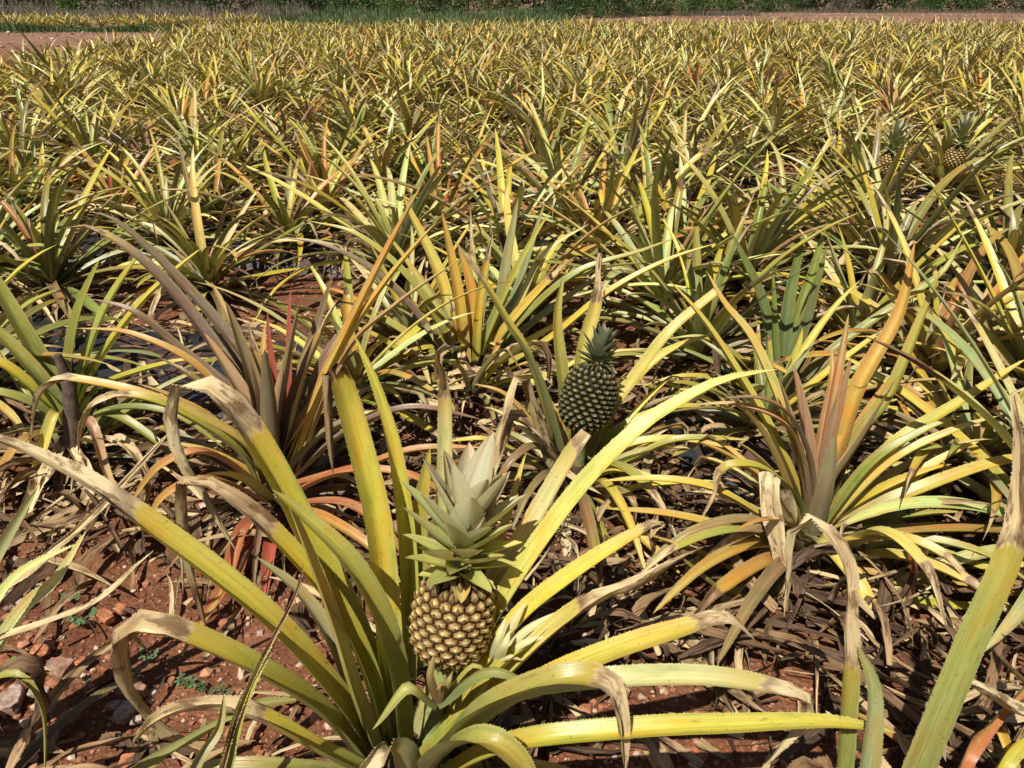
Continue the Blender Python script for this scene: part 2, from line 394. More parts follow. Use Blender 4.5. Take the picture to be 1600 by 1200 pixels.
def tube_acc(acc, pts, rads, col, k=8):
    P = np.asarray(pts, float); n = len(P); T = nrmz(np.gradient(P, axis=0))
    ref = np.array([1., 0, 0]) if abs(T[0, 0]) < .8 else np.array([0, 1., 0])
    A = nrmz(np.cross(T, ref)); B = np.cross(T, A)
    th = np.arange(k)*2*pi/k
    V = P[:, None]+ (A[:, None]*np.cos(th)[None, :, None]+B[:, None]*np.sin(th)[None, :, None])*np.asarray(rads)[:, None, None]
    V = V.reshape(-1, 3)
    i = np.arange(n-1)[:, None]*k; j = np.arange(k)[None, :]
    q = np.stack([(i+j), (i+(j+1) % k), (i+k+(j+1) % k), (i+k+j)], 2).reshape(-1, 4)
    c = np.broadcast_to(np.asarray(col), (len(V), 3)) if np.ndim(col) == 1 else np.repeat(col, k, 0)
    acc.add(V, q=q, uv=np.zeros((len(V), 2)), c=c)
    cap = np.vstack([V[-k:], P[-1:]+T[-1]*rads[-1]*.4]); acc.add(cap, t=np.array([[a, (a+1) % k, k] for a in range(k)]), c=np.broadcast_to(c[-1], (k+1, 3)))

# ---------- fruit
def fruit_acc(frame, rad, h, style, around=14, rows=10, seed=1):
    """frame: (origin, X, Y, Z) basis; returns mesh of the fruit body with its eyes"""
    r = np.random.default_rng(seed); O, X, Y, Z = frame; A = Acc()
    def prof(z): # z 0..1
        return rad*np.power(np.clip(1-np.abs(2*z-.96)**2.7, .0, 1), .46)*(1.0-.06*z)+.004
    def pt(th, z, off):
        z = min(max(z, 0), 1); rr = prof(z); e = .01
        dr = (prof(min(z+e, 1))-prof(max(z-e, 0)))/((min(z+e, 1)-max(z-e, 0))*h)
        nr = np.array([1, -dr]); nr /= np.linalg.norm(nr)
        rr2 = rr+off*nr[0]; zz = z*h+off*nr[1]
        return O + (X*cos(th)+Y*sin(th))*rr2 + Z*zz
    if style == 'tan':
        cg, c1, c2, c3, cb = (.060,.028,.011), (.17,.090,.028), (.40,.26,.08), (.66,.52,.23), (.16,.08,.035)
        hh = .58
    else:
        cg, c1, c2, c3, cb = (.010,.008,.005), (.032,.030,.011), (.095,.078,.026), (.33,.27,.11), (.07,.055,.03)
        hh = .8
    m = 28; nz = 18
    vs = np.array([pt(2*pi*j/m, i/nz, -.003) for i in range(nz+1) for j in range(m)])
    q = np.array([[i*m+j, i*m+(j+1) % m, (i+1)*m+(j+1) % m, (i+1)*m+j] for i in range(nz) for j in range(m)])
    A.add(vs, q=q, c=np.broadcast_to(cg, (len(vs), 3)))
    dz = .92/rows
    for row in range(rows+1):
        zc = .035+row*dz; rr = float(prof(zc)); half_t = pi/around
        for c in range(around):
            thc = 2*pi*(c+.5*(row % 2)+.06*row)/around + r.uniform(-.015, .015)
            sz = 1.0; hz = dz*.66
            upper = zc > .86
            up = r.uniform(.85, 1.15); jj = r.uniform(.82, 1.12)
            pts = []; cols = []
            hexa = [(0, -1), (.95, -.42), (.95, .42), (0, 1), (-.95, .42), (-.95, -.42)]
            for ring, (sc, off, cc) in enumerate(((1.02, -.0005, cg), (.93, .0030, c1), (.58, .0072, c2), (.22, .0105, c3)) if style == 'tan' else ((1.0, -.001, cg), (.86, .0045, c1), (.52, .0085, c2), (.20, .0115, c3))):
                for (hx, hz_) in hexa:
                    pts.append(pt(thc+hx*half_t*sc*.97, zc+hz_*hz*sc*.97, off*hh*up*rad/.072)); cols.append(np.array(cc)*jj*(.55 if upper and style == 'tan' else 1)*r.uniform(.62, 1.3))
            pts.append(pt(thc, zc+hz*.15, (.0128 if style == 'tan' else .0128)*hh*rad/.072)); cols.append(np.array(c3)*.8)
            v = np.array(pts); qq = []
            for ring in range(3):
                for a in range(6): qq.append([ring*6+a, ring*6+(a+1) % 6, ring*6+6+(a+1) % 6, ring*6+6+a])
            tt = [[18+a, 18+(a+1) % 6, 24] for a in range(6)]
            A.add(v, q=np.array(qq), t=np.array(tt), c=np.clip(np.array(cols), 0, .9))
            # pointed bract that lies over the eye
            bl = 1.0 if style == 'tan' else .55
            b0 = pt(thc-half_t*.40, zc-hz*.60, .005*hh); b1 = pt(thc+half_t*.40, zc-hz*.60, .005*hh)
            bm = pt(thc, zc-hz*.30, (.0085 if style == 'tan' else .0150*hh*bl+.003)); bt = pt(thc+r.uniform(-.2, .2)*half_t, zc+hz*.34*bl, (.0115 if style == 'tan' else .0205*hh*bl+.002)*r.uniform(.8, 1.25))
            bd = pt(thc, zc-hz*.95, .002)
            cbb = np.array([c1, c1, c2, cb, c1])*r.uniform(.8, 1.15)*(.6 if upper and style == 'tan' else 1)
            A.add(np.array([b0, b1, bm, bt, bd]), t=np.array([[4, 1, 2], [4, 2, 0], [1, 3, 2], [2, 3, 0]]), c=cbb)
    return A

def crown_acc(frame, L, style, seed=3, n_leaf=54, width=.034, spread=1.0, detail=10):
    r = np.random.default_rng(seed); O, X, Y, Z = frame; A = Acc()
    for i in range(n_leaf):
        f = i/(n_leaf-1); az = i*2.39996+r.uniform(-.15, .15)
        el = R(-24+98*f**.85+r.uniform(-7, 7))
        Li = L*(.20+.62*f**.8)*r.uniform(.85, 1.15)*(1 if f < .9 else .9)
        curl = R(-50*(1-f)*r.uniform(.5, 1.3)*(1 if f < .4 else .35)) if f > .12 else R(-15)
        o2 = Z*(L*.52*f**1.1) + (X*cos(az)+Y*sin(az))*(.022*(1-f)+.003)
        n = detail; p = O+o2; pts = [p]
        for j in range(n):
            t = (j+.5)/n; e = el+ R(38)*(1-f)*t - (-curl)*0.6*t*t
            d = (X*cos(az)+Y*sin(az))*cos(e)*spread+Z*sin(e); d = d/np.linalg.norm(d)
            p = p+d*(Li/n); pts.append(p)
        S = -X*sin(az)+Y*cos(az)
        if style == 'tan':
            if f < .5: cols = ((.34,.33,.11), (.48,.47,.14), (.58,.52,.18)); red = 0.05
            elif f < .72: cols = ((.32,.34,.14), (.40,.43,.18), (.46,.46,.20)); red = .08
            else: cols = ((.42,.36,.26), (.46,.46,.32), (.48,.45,.28)); red = .30
        elif style == 'dark': cols = ((.09,.11,.05), (.10,.13,.07), (.13,.13,.09)); red = .05
        else: cols = ((.26,.30,.14), (.34,.38,.20), (.42,.40,.26)); red = .1
        w = width*(1.0 if f < .75 else 1.05)*r.uniform(.85, 1.1)*(.7+.5*f)
        strip(A, np.array(pts), w, S, jit(cols, r, .08), 2.0, red, .34, 5, 0, False, r.random(), tp=1.7)
    return A
def basis(z, x_hint=(1, 0, 0)):
    z = nrmz(np.asarray(z, float)); x = np.asarray(x_hint, float); x = nrmz(x-z*np.dot(x, z)); return x, np.cross(z, x), z

def stem_acc(h=.12, r0=.028, col=(.10,.06,.035)):
    a = Acc(); tube_acc(a, [(0, 0, -.02), (0, 0, h*.5), (0, 0, h)], [r0*1.15, r0, r0*.8], np.array(col), 9); return a

# ------------------------------------------------------------------ hand-set plants: leaves given as photo points with their distance
def hand_plant(axis_xy, label, leaves, kind='yellow', seed=1, fill=10, fill_dry=14, L=.6, Wd=.045, z0=.04, n=26, teeth=True, stem_h=.12, fill_az=None, part_labels=None):
    X0, Y0 = axis_xy
    root = empty('pineapple_plant', (X0, Y0, 0), label, 'pineapple plant', 'pineapple plants growing in the field')
    org = np.array([X0, Y0, 0]); r = np.random.default_rng(seed)
    link('stem', stem_acc(stem_h).mesh('stem', M_STEM), root)
    for spec in leaves:
        pts, pal, wid = spec[0], spec[1], spec[2]
        opt = spec[3] if len(spec) > 3 else {}
        Pw = np.array([at(*p) if len(p) == 3 else np.array(p[1:], float) for p in pts]); Pw[:, 2] = np.maximum(Pw[:, 2], .012)
        P, Ltot, Lc = resample(Pw, opt.get('n', n))
        t0 = 2.0
        if 'dry' in opt: t0 = Lc[min(opt['dry'], len(Lc)-1)]/Ltot
        if pal == 'dry': t0 = -1.0
        mid = P[int(len(P)*.6)] - np.array([X0, Y0, 0]); mid[2] = 0
        if np.linalg.norm(mid) < .05: mid = P[-1]-P[0]; mid[2] = 0
        Rd = nrmz(mid) if np.linalg.norm(mid) > 1e-3 else np.array([0, 1., 0])
        S = np.array([-Rd[1], Rd[0], 0])
        if 'az' in opt: S = np.array([-sin(opt['az']), cos(opt['az']), 0])
        rr = np.random.default_rng(abs(hash((pts[0], pts[-1]))) % 99991)
        cols = jit(PAL[pal][rr.integers(len(PAL[pal]))] if 'c' not in opt else PAL[pal][opt['c'] % len(PAL[pal])], rr, .07)
        a = Acc()
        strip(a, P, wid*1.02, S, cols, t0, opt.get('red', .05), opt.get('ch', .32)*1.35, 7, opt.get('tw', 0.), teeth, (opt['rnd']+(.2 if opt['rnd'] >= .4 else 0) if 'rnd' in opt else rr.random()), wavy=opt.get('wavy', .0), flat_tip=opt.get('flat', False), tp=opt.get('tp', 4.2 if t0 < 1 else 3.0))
        o = link('dried_leaf' if pal == 'dry' else 'leaf', a.mesh('leaf', M_LEAF, origin=org), root)
        if 'label' in opt: o['label'] = opt['label']
    if fill:
        g, d = Acc(), Acc()
        for i in range(fill+fill_dry):
            dryl = i >= fill
            az = (fill_az[0]+(fill_az[1]-fill_az[0])*r.random()) if fill_az else r.uniform(0, 2*pi)
            el = R(r.uniform(12, 60)) if not dryl else R(r.uniform(-10, 45))
            Li = L*r.uniform(.55, 1.0)*(.8 if dryl else 1)
            o = np.array([cos(az)*.025, sin(az)*.025, z0*r.uniform(.4, 1.2)])
            kk = (r.uniform(.5, .9), R(r.uniform(20, 120))) if r.random() < .6 else None
            P = arc_path(o, az, el, Li, R(r.uniform(25, 80) if not dryl else r.uniform(25, 90)), 18, r, kk, r.uniform(-.4, .4))
            cols, nm = pick(kind, r)
            a = Acc()
            strip(a, P, Wd*r.uniform(.6, 1)*(.7 if dryl else 1), (-sin(az), cos(az), 0), cols, -1. if dryl else (kk[0] if kk else 2.), r.uniform(0, .4), r.uniform(.3, .8), 5,
                  r.uniform(-2.2, 2.2) if dryl else r.uniform(-.4, .4), not dryl, r.random(), wavy=.08 if dryl else .02)
            link('dried_leaf' if dryl else 'leaf', a.mesh('leaf', M_LEAF), root)
    return root

HX, HY = -.203, 1.0
hero = [
 ([(602,1205,.98),(520,1092,.96),(405,965,.95),(200,805,.97),(90,735,.99),(0,690,1.0),(-70,662,1.02)],'yellow',.068,{'dry':3,'c':0,'rnd':.72,'ch':.28}),
 ([(585,1215,.95),(500,1120,.90),(400,1055,.86),(290,1003,.85),(222,985,.855),(200,1018,.86),(214,1075,.865),(262,1135,.88),(345,1170,.90)],'yellow',.060,{'dry':3,'c':2,'rnd':.50}),
 ([(610,1190,1.02),(560,1010,1.07),(480,845,1.11),(385,672,1.14),(325,610,1.14),(285,607,1.12),(274,655,1.10),(288,720,1.09),(318,765,1.09),(370,862,1.09)],'yellow',.062,{'dry':3,'c':2,'rnd':.66,'ch':.3}),
 ([(606,1200,1.0),(575,1065,1.02),(520,950,1.03),(420,835,1.05),(360,785,1.05),(298,752,1.05),(293,800,1.05),(303,880,1.05),(325,990,1.05)],'yellow',.050,{'dry':3,'c':2,'rnd':.45}),
 ([(612,1150,1.05),(606,1000,1.10),(590,820,1.14),(560,690,1.17),(532,592,1.18),(520,563,1.17),(513,600,1.16),(514,680,1.15),(521,745,1.15)],'yellow',.056,{'dry':4,'c':0,'rnd':.30}),
 ([(640,1060,1.12),(640,880,1.18),(622,720,1.22),(592,610,1.24),(553,522,1.26)],'yellow',.040,{'c':0}),
 ([(668,1040,1.14),(655,940,1.17),(655,850,1.20),(660,780,1.22),(672,700,1.25)],'green',.052,{'c':1}),
 ([(690,960,1.20),(697,800,1.24),(698,622,1.28),(694,580,1.27),(684,556,1.25),(692,536,1.24),(715,545,1.23)],'pale',.046,{'dry':2,'rnd':.62,'flat':True}),
 ([(628,1200,.98),(606,1020,.99),(550,890,1.01),(470,805,1.03),(425,765,1.03)],'green',.070,{'c':1,'ch':.25}),
 ([(594,1205,.96),(548,1085,.97),(512,965,1.0),(472,850,1.03),(442,768,1.04)],'yellow',.052,{'c':1}),
 ([(655,1150,1.04),(755,965,1.10),(848,800,1.17),(898,712,1.21),(922,680,1.22)],'pale',.074,{'dry':3,'rnd':.70,'flat':True,'c':0}),
 ([(672,1160,1.03),(785,955,1.06),(900,785,1.10),(995,682,1.14),(1060,635,1.17),(1130,598,1.19),(1215,577,1.21)],'yellow',.062,{'c':1}),
 ([(685,1165,1.0),(800,990,1.02),(900,902,1.04),(1000,835,1.06),(1037,812,1.07),(1020,835,1.06)],'yellow',.056,{'dry':3,'c':0,'rnd':.55}),
 ([(690,1165,.97),(800,1052,.97),(900,962,.99),(1000,912,1.01),(1092,858,1.03)],'yellow',.052,{'dry':2,'c':1,'rnd':.60}),
 ([(690,1180,.95),(820,1085,.91),(960,1022,.91),(1080,982,.93),(1130,968,.94),(1180,1000,.95)],'yellow',.060,{'dry':3,'c':0,'rnd':.70,'ch':.2}),
 ([(675,1200,.92),(800,1100,.88),(930,1072,.86),(1080,1064,.87),(1190,1076,.88),(1250,1092,.89),(1262,1118,.89),(1230,1150,.88),(1185,1205,.88)],'pale',.050,{'dry':4,'c':0,'rnd':.66}),
 ([(675,1210,.90),(740,1125,.85),(850,1072,.83),(925,1064,.83),(948,1072,.83),(960,1110,.83),(968,1150,.83),(976,1215,.83)],'green',.056,{'dry':3,'c':1,'rnd':.68}),
 ([(680,1225,.90),(800,1170,.84),(1000,1146,.83),(1150,1138,.84),(1300,1132,.86),(1400,1145,.88)],'yellow',.050,{'c':0,'tp':3.5}),
 ([(655,1235,.90),(700,1175,.82),(765,1160,.80),(815,1195,.79),(835,1260,.78)],'green',.060,{'c':1}),
 ([(640,1262,.88),(636,1195,.83),(610,1172,.81),(570,1195,.80),(535,1245,.80)],'pale',.050,{'dry':2,'rnd':.9}),
 ([(600,1225,.90),(500,1180,.85),(410,1130,.84),(335,1108,.84),(260,1118,.84),(205,1165,.84)],'yellow',.050,{'dry':2,'c':2,'rnd':.5}),
 ([(745,1040,1.13),(770,900,1.2),(800,790,1.24),(822,708,1.27)],'yellow',.030,{'c':1}),
 ([(600,1230,.93),(470,1212,.88),(340,1205,.87),(250,1230,.87)],'green',.050,{'c':0}),
 ([(650,1200,.95),(720,1130,.95),(790,1040,.97),(850,990,1.0),(905,935,1.02)],'yellow',.050,{'c':2}),
 ([(612,1215,.97),(560,1120,1.0),(520,1010,1.06),(470,930,1.1),(400,870,1.12)],'grey',.045,{}),
]
HERO = hand_plant((HX, HY), 'large yellow pineapple plant in front bearing a ripe golden tan pineapple', hero, 'yellow', 11, 4, 10, .5, .045)

# hero fruit, crown, peduncle, side shoots
fb = at(699, 1026, 1.035); ft = at(746, 700, 1.12)
fx, fy, fz = basis(ft-fb)
org = np.array([HX, HY, 0])
FH = .172
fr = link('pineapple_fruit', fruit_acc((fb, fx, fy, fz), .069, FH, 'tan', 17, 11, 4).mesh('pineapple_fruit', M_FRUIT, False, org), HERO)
fr['label'] = 'ripe golden tan pineapple with pointed eyes'
link('crown', crown_acc((fb+fz*(FH-.012), fx, fy, fz), .200, 'tan', 5, 46, .062, 1.15, 12).mesh('crown', M_CROWN, True, org), fr)
pa = Acc(); tube_acc(pa, [org+np.array([.0, 0, .05]), org*.5+fb*.5+np.array([0, -.0, -.06])*np.array([1, 1, 1]), fb+fz*.012], [.026, .020, .019], np.array((.28,.30,.10)), 12)
link('fruit_stalk', pa.mesh('fruit_stalk', M_STEM, True, org), HERO)
def shoot(name, base, leaves, parent, org_, label=None, mat=None):
    a = Acc()
    for tip, mid, w, pal, c, red in leaves:
        P, _, _ = resample([base, mid, tip], 12)
        d = tip-base; S = np.cross(d, (0, -.5, 1)); S = nrmz(S)
        strip(a, P, w, S, PAL[pal][c], 2., red, .4, 5, 0, False, rng.random())
    o = link(name, a.mesh(name, mat or M_CROWN, True, org_), parent)
    if label: o['label'] = label
b_ = at(768, 1035, 1.0)
shoot('side_shoot', b_, [(at(880,952,1.02), at(820,985,1.0), .020,'pale',0,.2), (at(862,990,.99), at(815,1005,.985), .018,'pale',0,.1), (at(822,940,1.03), at(800,975,1.01), .026,'pink',0,.4),
   (at(848,968,1.03), at(812,990,1.01), .018,'red',0,.6), (at(790,965,1.0), at(778,1000,.98), .022,'pale',1,.0), (at(818,1032,.97), at(795,1025,.97), .014,'yellow',0,0),
   (at(797,985,.98), at(785,1010,.965), .028,'pale',1,.1)], HERO, org, 'pale pink young shoot beside the ripe fruit')
b_ = at(683, 1100, .95)
shoot('side_shoot', b_, [(at(678,1022,.96), at(672,1060,.94), .020,'orange',2,.5), (at(708,1048,.95), at(700,1065,.93), .016,'orange',0,.4), (at(682,1078,.92), at(690,1070,.92), .014,'red',1,.6),
   (at(582,1140,.91), at(636,1072,.92), .026,'yellow',1,.0), (at(860,1085,.92), at(765,1048,.92), .024,'green',1,0), (at(782,1078,.95), at(740,1038,.95), .012,'yellow',0,0)], HERO, org, None, M_LEAF)

# plant two: brownish purple leaves, left of the hero
purple = [
 ([(432,740,1.92),(375,606,2.0),(262,449,2.08),(161,366,2.12),(92,357,2.12)],'purple',.048,{'dry':3,'rnd':.5}),
 ([(436,730,1.95),(408,600,2.05),(300,460,2.15),(190,352,2.2),(140,331,2.2)],'purple',.045,{'c':1}),
 ([(420,745,1.88),(322,591,1.9),(215,527,1.92),(118,513,1.95)],'orange',.040,{'c':0}),
 ([(424,745,1.9),(390,647,1.93),(275,545,1.98),(210,490,2.0),(142,467,2.02)],'purple',.048,{'c':0}),
 ([(410,760,1.85),(375,692,1.83),(235,625,1.82),(112,596,1.83),(88,598,1.83),(62,625,1.83),(46,700,1.84)],'orange',.048,{'dry':3,'rnd':.65,'c':1}),
 ([(405,770,1.83),(370,708,1.8),(280,648,1.78),(205,622,1.78),(150,632,1.78),(132,660,1.78),(122,712,1.79)],'yellow',.045,{'dry':3,'rnd':.6,'c':2}),
 ([(438,770,1.86),(431,681,1.86),(424,610,1.87),(414,545,1.88)],'purple',.075,{'c':1,'red':.2}),
 ([(446,740,1.92),(454,650,1.97),(455,590,2.0),(454,500,2.05),(455,450,2.08)],'scarlet',.035,{'c':0,'red':.9}),
 ([(438,700,1.95),(432,590,1.98),(424,540,2.0),(418,488,2.02)],'scarlet',.030,{'c':0,'red':.9}),
 ([(450,745,1.9),(500,620,1.95),(580,450,2.02),(662,284,2.10)],'orange',.062,{'c':0,'red':.4}),
 ([(456,750,1.9),(520,580,1.95),(600,450,2.0),(684,345,2.05)],'orange',.055,{'c':1,'red':.3}),
 ([(460,755,1.88),(540,560,1.92),(620,478,1.95),(720,405,1.98)],'red',.038,{'c':1}),
 ([(455,740,1.95),(485,640,2.05),(510,560,2.12),(560,490,2.2)],'purple',.050,{'c':0}),
 ([(446,740,1.98),(470,600,2.1),(500,500,2.2),(520,430,2.25)],'purple',.045,{'c':1,'red':.3}),
 ([(440,735,2.0),(400,590,2.1),(360,500,2.2),(330,440,2.25)],'pink',.040,{}),
 ([(430,740,1.98),(390,600,2.06),(330,520,2.14),(285,480,2.2)],'purple',.045,{'c':0}),
 ([(460,750,1.88),(540,680,1.85),(640,640,1.84),(750,655,1.85)],'purple',.045,{'c':0}),
 ([(460,760,1.85),(560,735,1.8),(650,705,1.8),(760,700,1.82)],'orange',.045,{'c':2,'red':.6}),
 ([(455,775,1.82),(540,740,1.75),(640,745,1.72),(720,790,1.72)],'orange',.042,{'c':2,'red':.7}),
 ([(415,775,1.82),(330,712,1.72),(255,728,1.68),(205,785,1.66)],'scarlet',.044,{'c':1,'red':.7,'label':'red and yellow arching leaf'}),
 ([(412,785,1.8),(330,752,1.7),(260,775,1.66),(225,830,1.64)],'orange',.040,{'c':2,'red':.5}),
 ([(425,800,1.78),(380,830,1.65),(352,915,1.52),(316,1017,1.40),(303,1095,1.32)],'scarlet',.045,{'c':1,'red':.8}),
 ([(432,805,1.78),(424,850,1.65),(417,900,1.55),(412,950,1.48)],'scarlet',.044,{'c':0,'red':.9}),
 ([(420,800,1.78),(395,850,1.64),(372,900,1.55),(365,940,1.5)],'scarlet',.040,{'c':0,'red':.7}),
 ([(450,800,1.76),(500,810,1.66),(570,850,1.58),(625,905,1.52)],'orange',.042,{'c':0,'red':.7}),
 ([(452,800,1.76),(480,860,1.6),(495,930,1.5),(505,1000,1.42)],'scarlet',.040,{'c':0,'red':.7}),
 ([(460,790,1.78),(540,790,1.7),(600,830,1.64),(650,900,1.6)],'red',.040,{'c':1,'red':.7}),
 ([(435,810,1.75),(400,890,1.6),(397,960,1.5),(392,1000,1.45)],'dry',.055,{'rnd':.12}),
]
def fan(base, tips, Y0, Y1, pals, wd, seed, bow=.25):
    r = np.random.default_rng(seed); out = []
    for i, (tx, ty) in enumerate(tips):
        bx, by = base; mx, my = bx+(tx-bx)*.42, by+(ty-by)*(.42+bow*.35); nx_, ny_ = bx+(tx-bx)*.75, by+(ty-by)*(.75+bow*.22)
        y1 = (Y1 if Y1 else min(Y0, ground_at(tx, ty)[1]*.90))+r.uniform(-.05, .03); o = {'c': int(r.integers(2)), 'red': float(r.uniform(0, .35)), 'ch': .36}
        if r.random() < .35: o['dry'] = 2; o['rnd'] = float(r.uniform(.3, .9))
        if Y1 is None:      # low leaf that arches over and rests near the ground
            A_ = at(bx+r.uniform(-12, 12), by, Y0); g_ = ground_at(tx, ty); B_ = np.array([g_[0], g_[1], .0])*.93+np.array([0, 0, .10]); h_ = r.uniform(.10, .20)
            w4 = lambda f, h: (0, *(A_+(B_-A_)*f+np.array([0, 0, h])))
            out.append(([w4(0, 0), w4(.35, h_*.9), w4(.7, h_*.75), w4(1, 0)], pals[i % len(pals)], wd*r.uniform(.8, 1.15), o)); continue
        out.append(([(bx+r.uniform(-12, 12), by, Y0), (mx, my, Y0+(y1-Y0)*.4), (nx_, ny_, Y0+(y1-Y0)*.75), (tx, ty, y1)], pals[i % len(pals)], wd*r.uniform(.8, 1.15), o))
    return out
purple += fan((432,750), [(352,470),(318,520),(388,505),(470,470),(492,520),(528,468),(560,545),(590,600),(345,610),(300,590),(405,560),(450,545),(476,590),(520,610)], 1.9, 2.0, ['purple','mauve','purple','purple','bronze'], .054, 1)
purple += fan((425,760), [(250,560),(215,600),(560,660),(600,640),(250,690)], 1.88, 1.9, ['purple','orange','green'], .048, 2, .5)
gx, gy = ground_at(432, 806)
PURP = hand_plant((gx, gy+.02), 'brownish purple pineapple plant with bright red young leaves, left of the golden fruit', purple, 'purple', 21, 8, 14, .6, .045)

right = [
 ([(1262,800,1.75),(1237,696,1.8),(1177,542,1.88),(1129,475,1.92),(1104,424,1.95)],'yellow',.056,{'c':1}),
 ([(1258,805,1.74),(1211,696,1.78),(1162,606,1.82),(1099,505,1.86),(1045,438,1.9)],'yellow',.052,{'c':0}),
 ([(1264,810,1.72),(1250,710,1.72),(1219,660,1.73),(1150,634,1.75),(1075,634,1.78)],'pink',.036,{'red':.5}),
 ([(1270,810,1.72),(1262,720,1.72),(1235,655,1.72),(1190,625,1.73),(1130,622,1.74)],'purple',.036,{'red':.4}),
 ([(1278,805,1.74),(1312,696,1.78),(1345,600,1.83),(1406,490,1.9),(1430,377,1.96)],'orange',.055,{'c':1,'red':.4}),
 ([(1274,805,1.74),(1292,690,1.78),(1310,580,1.82),(1326,490,1.86)],'pink',.038,{'red':.9}),
 ([(1282,805,1.74),(1335,690,1.77),(1390,620,1.8),(1440,500,1.86),(1472,415,1.9)],'green',.045,{'c':1,'red':.3}),
 ([(1290,810,1.74),(1402,696,1.78),(1500,632,1.82),(1605,560,1.88)],'yellow',.050,{'c':0}),
 ([(1292,830,1.7),(1417,778,1.68),(1555,728,1.7),(1680,708,1.72)],'orange',.058,{'c':1,'red':.1}),
 ([(1288,825,1.72),(1394,774,1.72),(1480,715,1.74),(1530,690,1.76)],'yellow',.050,{'c':1}),
 ([(1284,815,1.74),(1340,757,1.74),(1408,714,1.76),(1463,702,1.77),(1525,712,1.78)],'green',.040,{'c':0}),
 ([(1286,812,1.75),(1366,732,1.78),(1417,687,1.8),(1472,650,1.83),(1560,590,1.86)],'orange',.042,{'c':0}),
 ([(1255,825,1.7),(1243,780,1.68),(1188,735,1.66),(1133,733,1.66),(1118,774,1.66),(1091,818,1.66)],'yellow',.040,{'dry':3,'c':2,'rnd':.6}),
 ([(1245,850,1.68),(1206,862,1.64),(1142,833,1.62),(1050,808,1.64),(945,795,1.66)],'orange',.048,{'c':1,'red':.1}),
 ([(1250,845,1.7),(1191,812,1.68),(1112,767,1.68),(1025,751,1.7),(940,752,1.74)],'yellow',.046,{'c':0}),
 ([(1272,860,1.68),(1279,847,1.62),(1334,907,1.5),(1371,980,1.42),(1410,1095,1.34)],'yellow',.056,{'c':1}),
 ([(1250,870,1.66),(1205,745,1.6),(1212,820,1.55),(1225,900,1.52),(1208,975,1.5)],'dry',.055,{'rnd':.80}),
 ([(1255,880,1.64),(1280,950,1.52),(1310,1010,1.46),(1340,1075,1.42)],'grey',.048,{}),
 ([(1395,1015,1.44),(1420,960,1.46),(1434,900,1.48),(1428,848,1.5)],'scarlet',.060,{'c':0,'red':.6,'flat':True,'tw':1.2}),
 ([(1215,940,1.5),(1290,990,1.42),(1380,1035,1.38),(1485,1078,1.36)],'dry',.050,{'rnd':.04,'tw':.5}),
 ([(1262,885,1.62),(1300,960,1.5),(1330,1020,1.44),(1345,1060,1.42)],'orange',.036,{'c':0,'red':.5}),
 ([(1282,862,1.68),(1400,855,1.62),(1500,878,1.58),(1590,912,1.56)],'yellow',.050,{'c':0}),
 ([(1286,872,1.66),(1400,878,1.6),(1540,888,1.58),(1660,880,1.58)],'yellow',.046,{'c':1}),
 ([(1288,885,1.64),(1400,905,1.55),(1520,925,1.52),(1640,935,1.52)],'orange',.046,{'c':1}),
 ([(1285,895,1.62),(1380,935,1.5),(1480,950,1.47),(1590,950,1.46)],'yellow',.046,{'c':2}),
 ([(1268,790,1.78),(1262,700,1.86),(1250,620,1.92),(1240,570,1.96)],'mauve',.040,{'red':.4}),
 ([(1272,790,1.78),(1285,680,1.84),(1300,600,1.9),(1300,540,1.94)],'pink',.040,{'red':.7}),
 ([(1276,830,1.7),(1300,760,1.68),(1345,690,1.7),(1385,620,1.72)],'mauve',.055,{'c':1,'red':.2}),
 ([(1272,840,1.68),(1290,770,1.66),(1300,715,1.67),(1305,680,1.68)],'mauve',.056,{'c':1}),
 ([(1245,875,1.66),(1160,860,1.6),(1090,880,1.57),(1060,930,1.55)],'orange',.046,{'c':1,'red':.2}),
 ([(1244,880,1.65),(1170,900,1.55),(1100,870,1.53),(1010,835,1.55)],'orange',.042,{'c':1,'red':.4}),
 ([(1245,885,1.63),(1190,960,1.5),(1120,920,1.46),(1050,860,1.46)],'yellow',.046,{'c':2}),
]
right += fan((1270,835), [(1215,590),(1232,640),(1330,560),(1350,600),(1372,650),(1400,600),(1250,600),(1420,560)], 1.72, 1.84, ['mauve','yellow','mauve','orange'], .048, 3)
right += fan((1262,850), [(1120,600),(1090,690),(1500,650),(1560,650),(1150,690),(1500,800),(1570,820)], 1.70, 1.75, ['yellow','orange','green'], .046, 4, .5)
right += fan((1250,890), [(1000,890),(1050,1000),(960,930),(1120,1040),(1080,905),(1020,960)], 1.66, None, ['bronze','orange','green','bronze'], .044, 6, .5)
right += fan((1280,890), [(1590,975),(1540,940),(1620,920),(1480,985)], 1.64, None, ['yellow','orange','green'], .046, 7, .5)
gx, gy = ground_at(1265, 868)
RIGHT = hand_plant((gx, gy+.03), 'yellow and orange pineapple plant with pinkish heart leaves, right of the golden fruit', right, 'orange', 31, 8, 22, .6, .045)

